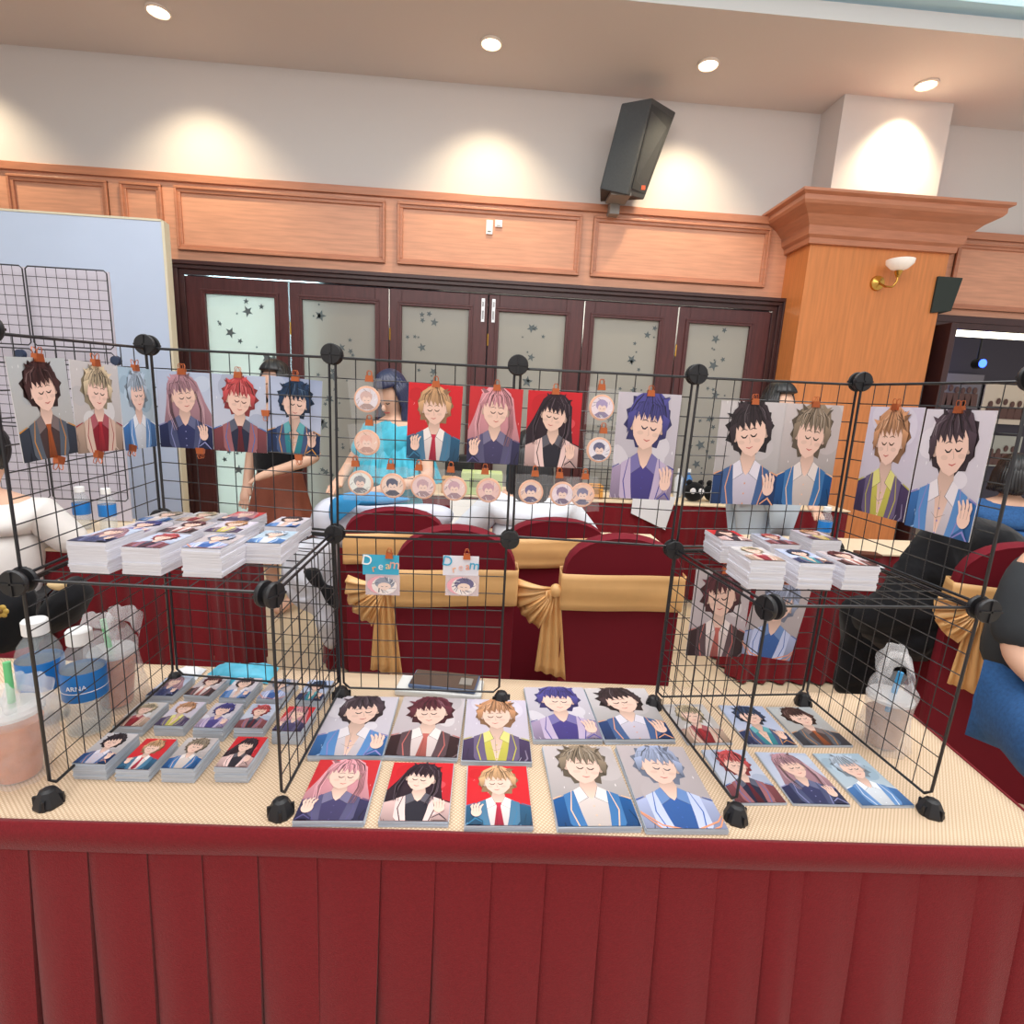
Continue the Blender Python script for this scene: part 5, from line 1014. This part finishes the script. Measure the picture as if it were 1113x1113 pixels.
# goods on the far tables
def boxitem(name, px, py, ytab, size, col, label, cat, z=.752, rz=0, mats=None):
    p = at_y(px, py, ytab); o = thing(name, (p.x, ytab, z), label, cat, rz=rz)
    MB().box((0, 0, size[2]/2), size).build('box_body', mats or mat('c_'+col, col, .6), o, world=False, smooth=False, bevel=.004)
    MB().box((0, -size[1]/2-.001, size[2]*.55), (size[0]*.6, .002, size[2]*.4)).build('front_panel', mat('c_'+shade(col, .75), shade(col, .75), .6), o, world=False, smooth=False); return o
boxitem('green_box', 524, 515, 2.84, (.30, .2, .16), '#cfe0a0', 'pale green box on the far table left of the hair', 'box')
boxitem('tan_box', 488, 520, 2.84, (.10, .15, .11), '#d9a46a', 'tan box on the far table next to the pale green box', 'box')
boxitem('black_box', 500, 500, 3.02, (.22, .12, .26), '#1f1e22', 'black box on the far table behind the tan box', 'box')
boxitem('orange_box', 648, 500, 2.84, (.12, .12, .10), '#e6a24c', 'orange box on the far table below the badge with navy hair', 'box')
boxitem('red_tin', 700, 520, 2.9, (.14, .1, .12), '#8b4038', 'dark red tin on the far table near the violet print', 'box')
def plush(px, yt, label, r=.075):
    p = at_y(px, 530, yt); o = thing('plush_toy', (p.x, yt, .752), label, 'toy', 'black plush pouches on the far table')
    MB().ball((0, 0, r*1.0), (r*1.1, r*.8, r), 20, 14, fn=lambda d: 1+.03*noise.noise(d*6)).build('pouch', M_black, o, world=False)
    for s in (-1, 1):
        MB().ball((s*r*.6, 0, r*1.9), (r*.33, r*.25, r*.33), 12, 8).build('ear', M_black, o, world=False)
        MB().lathe([(0, -.004), (r*.27, -.003), (r*.3, .006)], (s*r*.42, -r*.78, r*1.15), 16, axis='Y').build('eye_disc', M_white, o, world=False)
for px, lb in ((755, 'black round plush pouch with white discs, left on the far right table'), (777, 'black round plush pouch with white discs, right on the far right table')): plush(px, 2.86, lb)
# hair clip tin row: small bottles
for k, (px, col, lb) in enumerate(((738, '#d5dbe6', 'small white bottle on the far table left of the plush pouches'), (748, '#3f7fc4', 'small blue bottle on the far table behind the plush pouches'))):
    p = at_y(px, 520, 3.05); o = thing('small_bottle', (p.x, 3.05, .752), lb, 'bottle'); MB().lathe([(.03, 0), (.033, .01), (.033, .15), (.014, .18), (.014, .2)], (0, 0, 0), 16).build('body', mat('c_'+col, col, .4), o, world=False); MB().lathe([(.016, .2), (.016, .225), (0, .226)], (0, 0, 0), 12).build('cap', M_cap, o, world=False)
# poster hung on the far table, and a grid behind the violet print
pq = [at_y(688, 540, 2.69), at_y(735, 540, 2.69), at_y(723, 576, 2.69), at_y(686, 558, 2.69)]
o = MB().add(pq + [v+Vector((0, .004, 0)) for v in pq], [(0, 3, 2, 1), (4, 5, 6, 7), (0, 1, 5, 4), (1, 2, 6, 5), (2, 3, 7, 6), (3, 0, 4, 7)]).build('price_poster', M_white, smooth=False); tag(o, 'white slanted paper poster hanging down the far burgundy table skirt', 'poster')
gb = at_y(700, 480, 2.45); o = thing('display_grid', (gb.x, 2.78, .752), 'black wire display grid standing on the far table behind the violet print', 'display grid')
pA = [Vector((gb.x-.35, 2.78, .752)), Vector((gb.x+.15, 2.78, .752)), Vector((gb.x+.15, 2.78, 1.25)), Vector((gb.x-.35, 2.78, 1.25))]
panel(*pA, par=o, n=10, rw=.004, rg=.002)
# paper sheets and frame on the near far-table
p = at_z(512, 560, .752); 
tag(MB().box((p.x, 1.6, .84), (.20, .006, .17), .15, rx=-.5).build('paper_sheet', mat('cream_paper', '#e3ddd6', .7), smooth=False), 'cream paper sheet with faint print propped behind the chairs', 'paper')
# wallet and papers on the right table
p = at_z(943, 603, .76); tag(MB().box((p.x, p.y, .7625), (.11, .07, .018), -.2).build('wallet', mat('brown_leather', '#5a2f22', .5), smooth=False, bevel=.004), 'brown leather wallet on the right background table', 'wallet')
p = at_z(940, 612, .76); tag(MB().box((p.x, p.y-.02, .753), (.13, .05, .003), -.1).build('paper_slip', M_white, smooth=False), 'white paper slip in front of the brown wallet', 'paper')
# clear badges hung in the background
# posters seen through the right doorway
for k, (px, py, ww, hh, col, lb) in enumerate(((1042, 425, .5, .36, '#6f6a70', 'dim grey framed poster in the lobby, left one'), (1095, 440, .6, .42, '#cfc1ae', 'pale group poster in the lobby, upper right'), (1080, 490, .6, .34, '#a7a79c', 'grey-green poster in the lobby, lower one'))):
    p = at_y(px, py, 6.3); o = thing('lobby_poster', p, lb, 'poster'); MB().box(p, (ww*1.3, .02, hh*1.3)).build('poster_sheet', mat('c_'+col, col, .6), o, smooth=False)
    fg = MB(); rg = random.Random(k)
    for i in range(6):
        x = p.x+(-.5+i/5)*ww*.9; fg.ball((x, p.y-.02, p.z+.02+rg.uniform(-.03, .03)), (.035, .01, .045), 8, 6); fg.prism([(x-.06, p.z-.2), (x+.06, p.z-.2), (x+.045, p.z-.03), (x-.045, p.z-.03)], p.y-.025, p.y-.012, plane='XZ')
    fg.build('printed_figures', mat('brown_ink', '#5c3f38', .7), o, smooth=False)
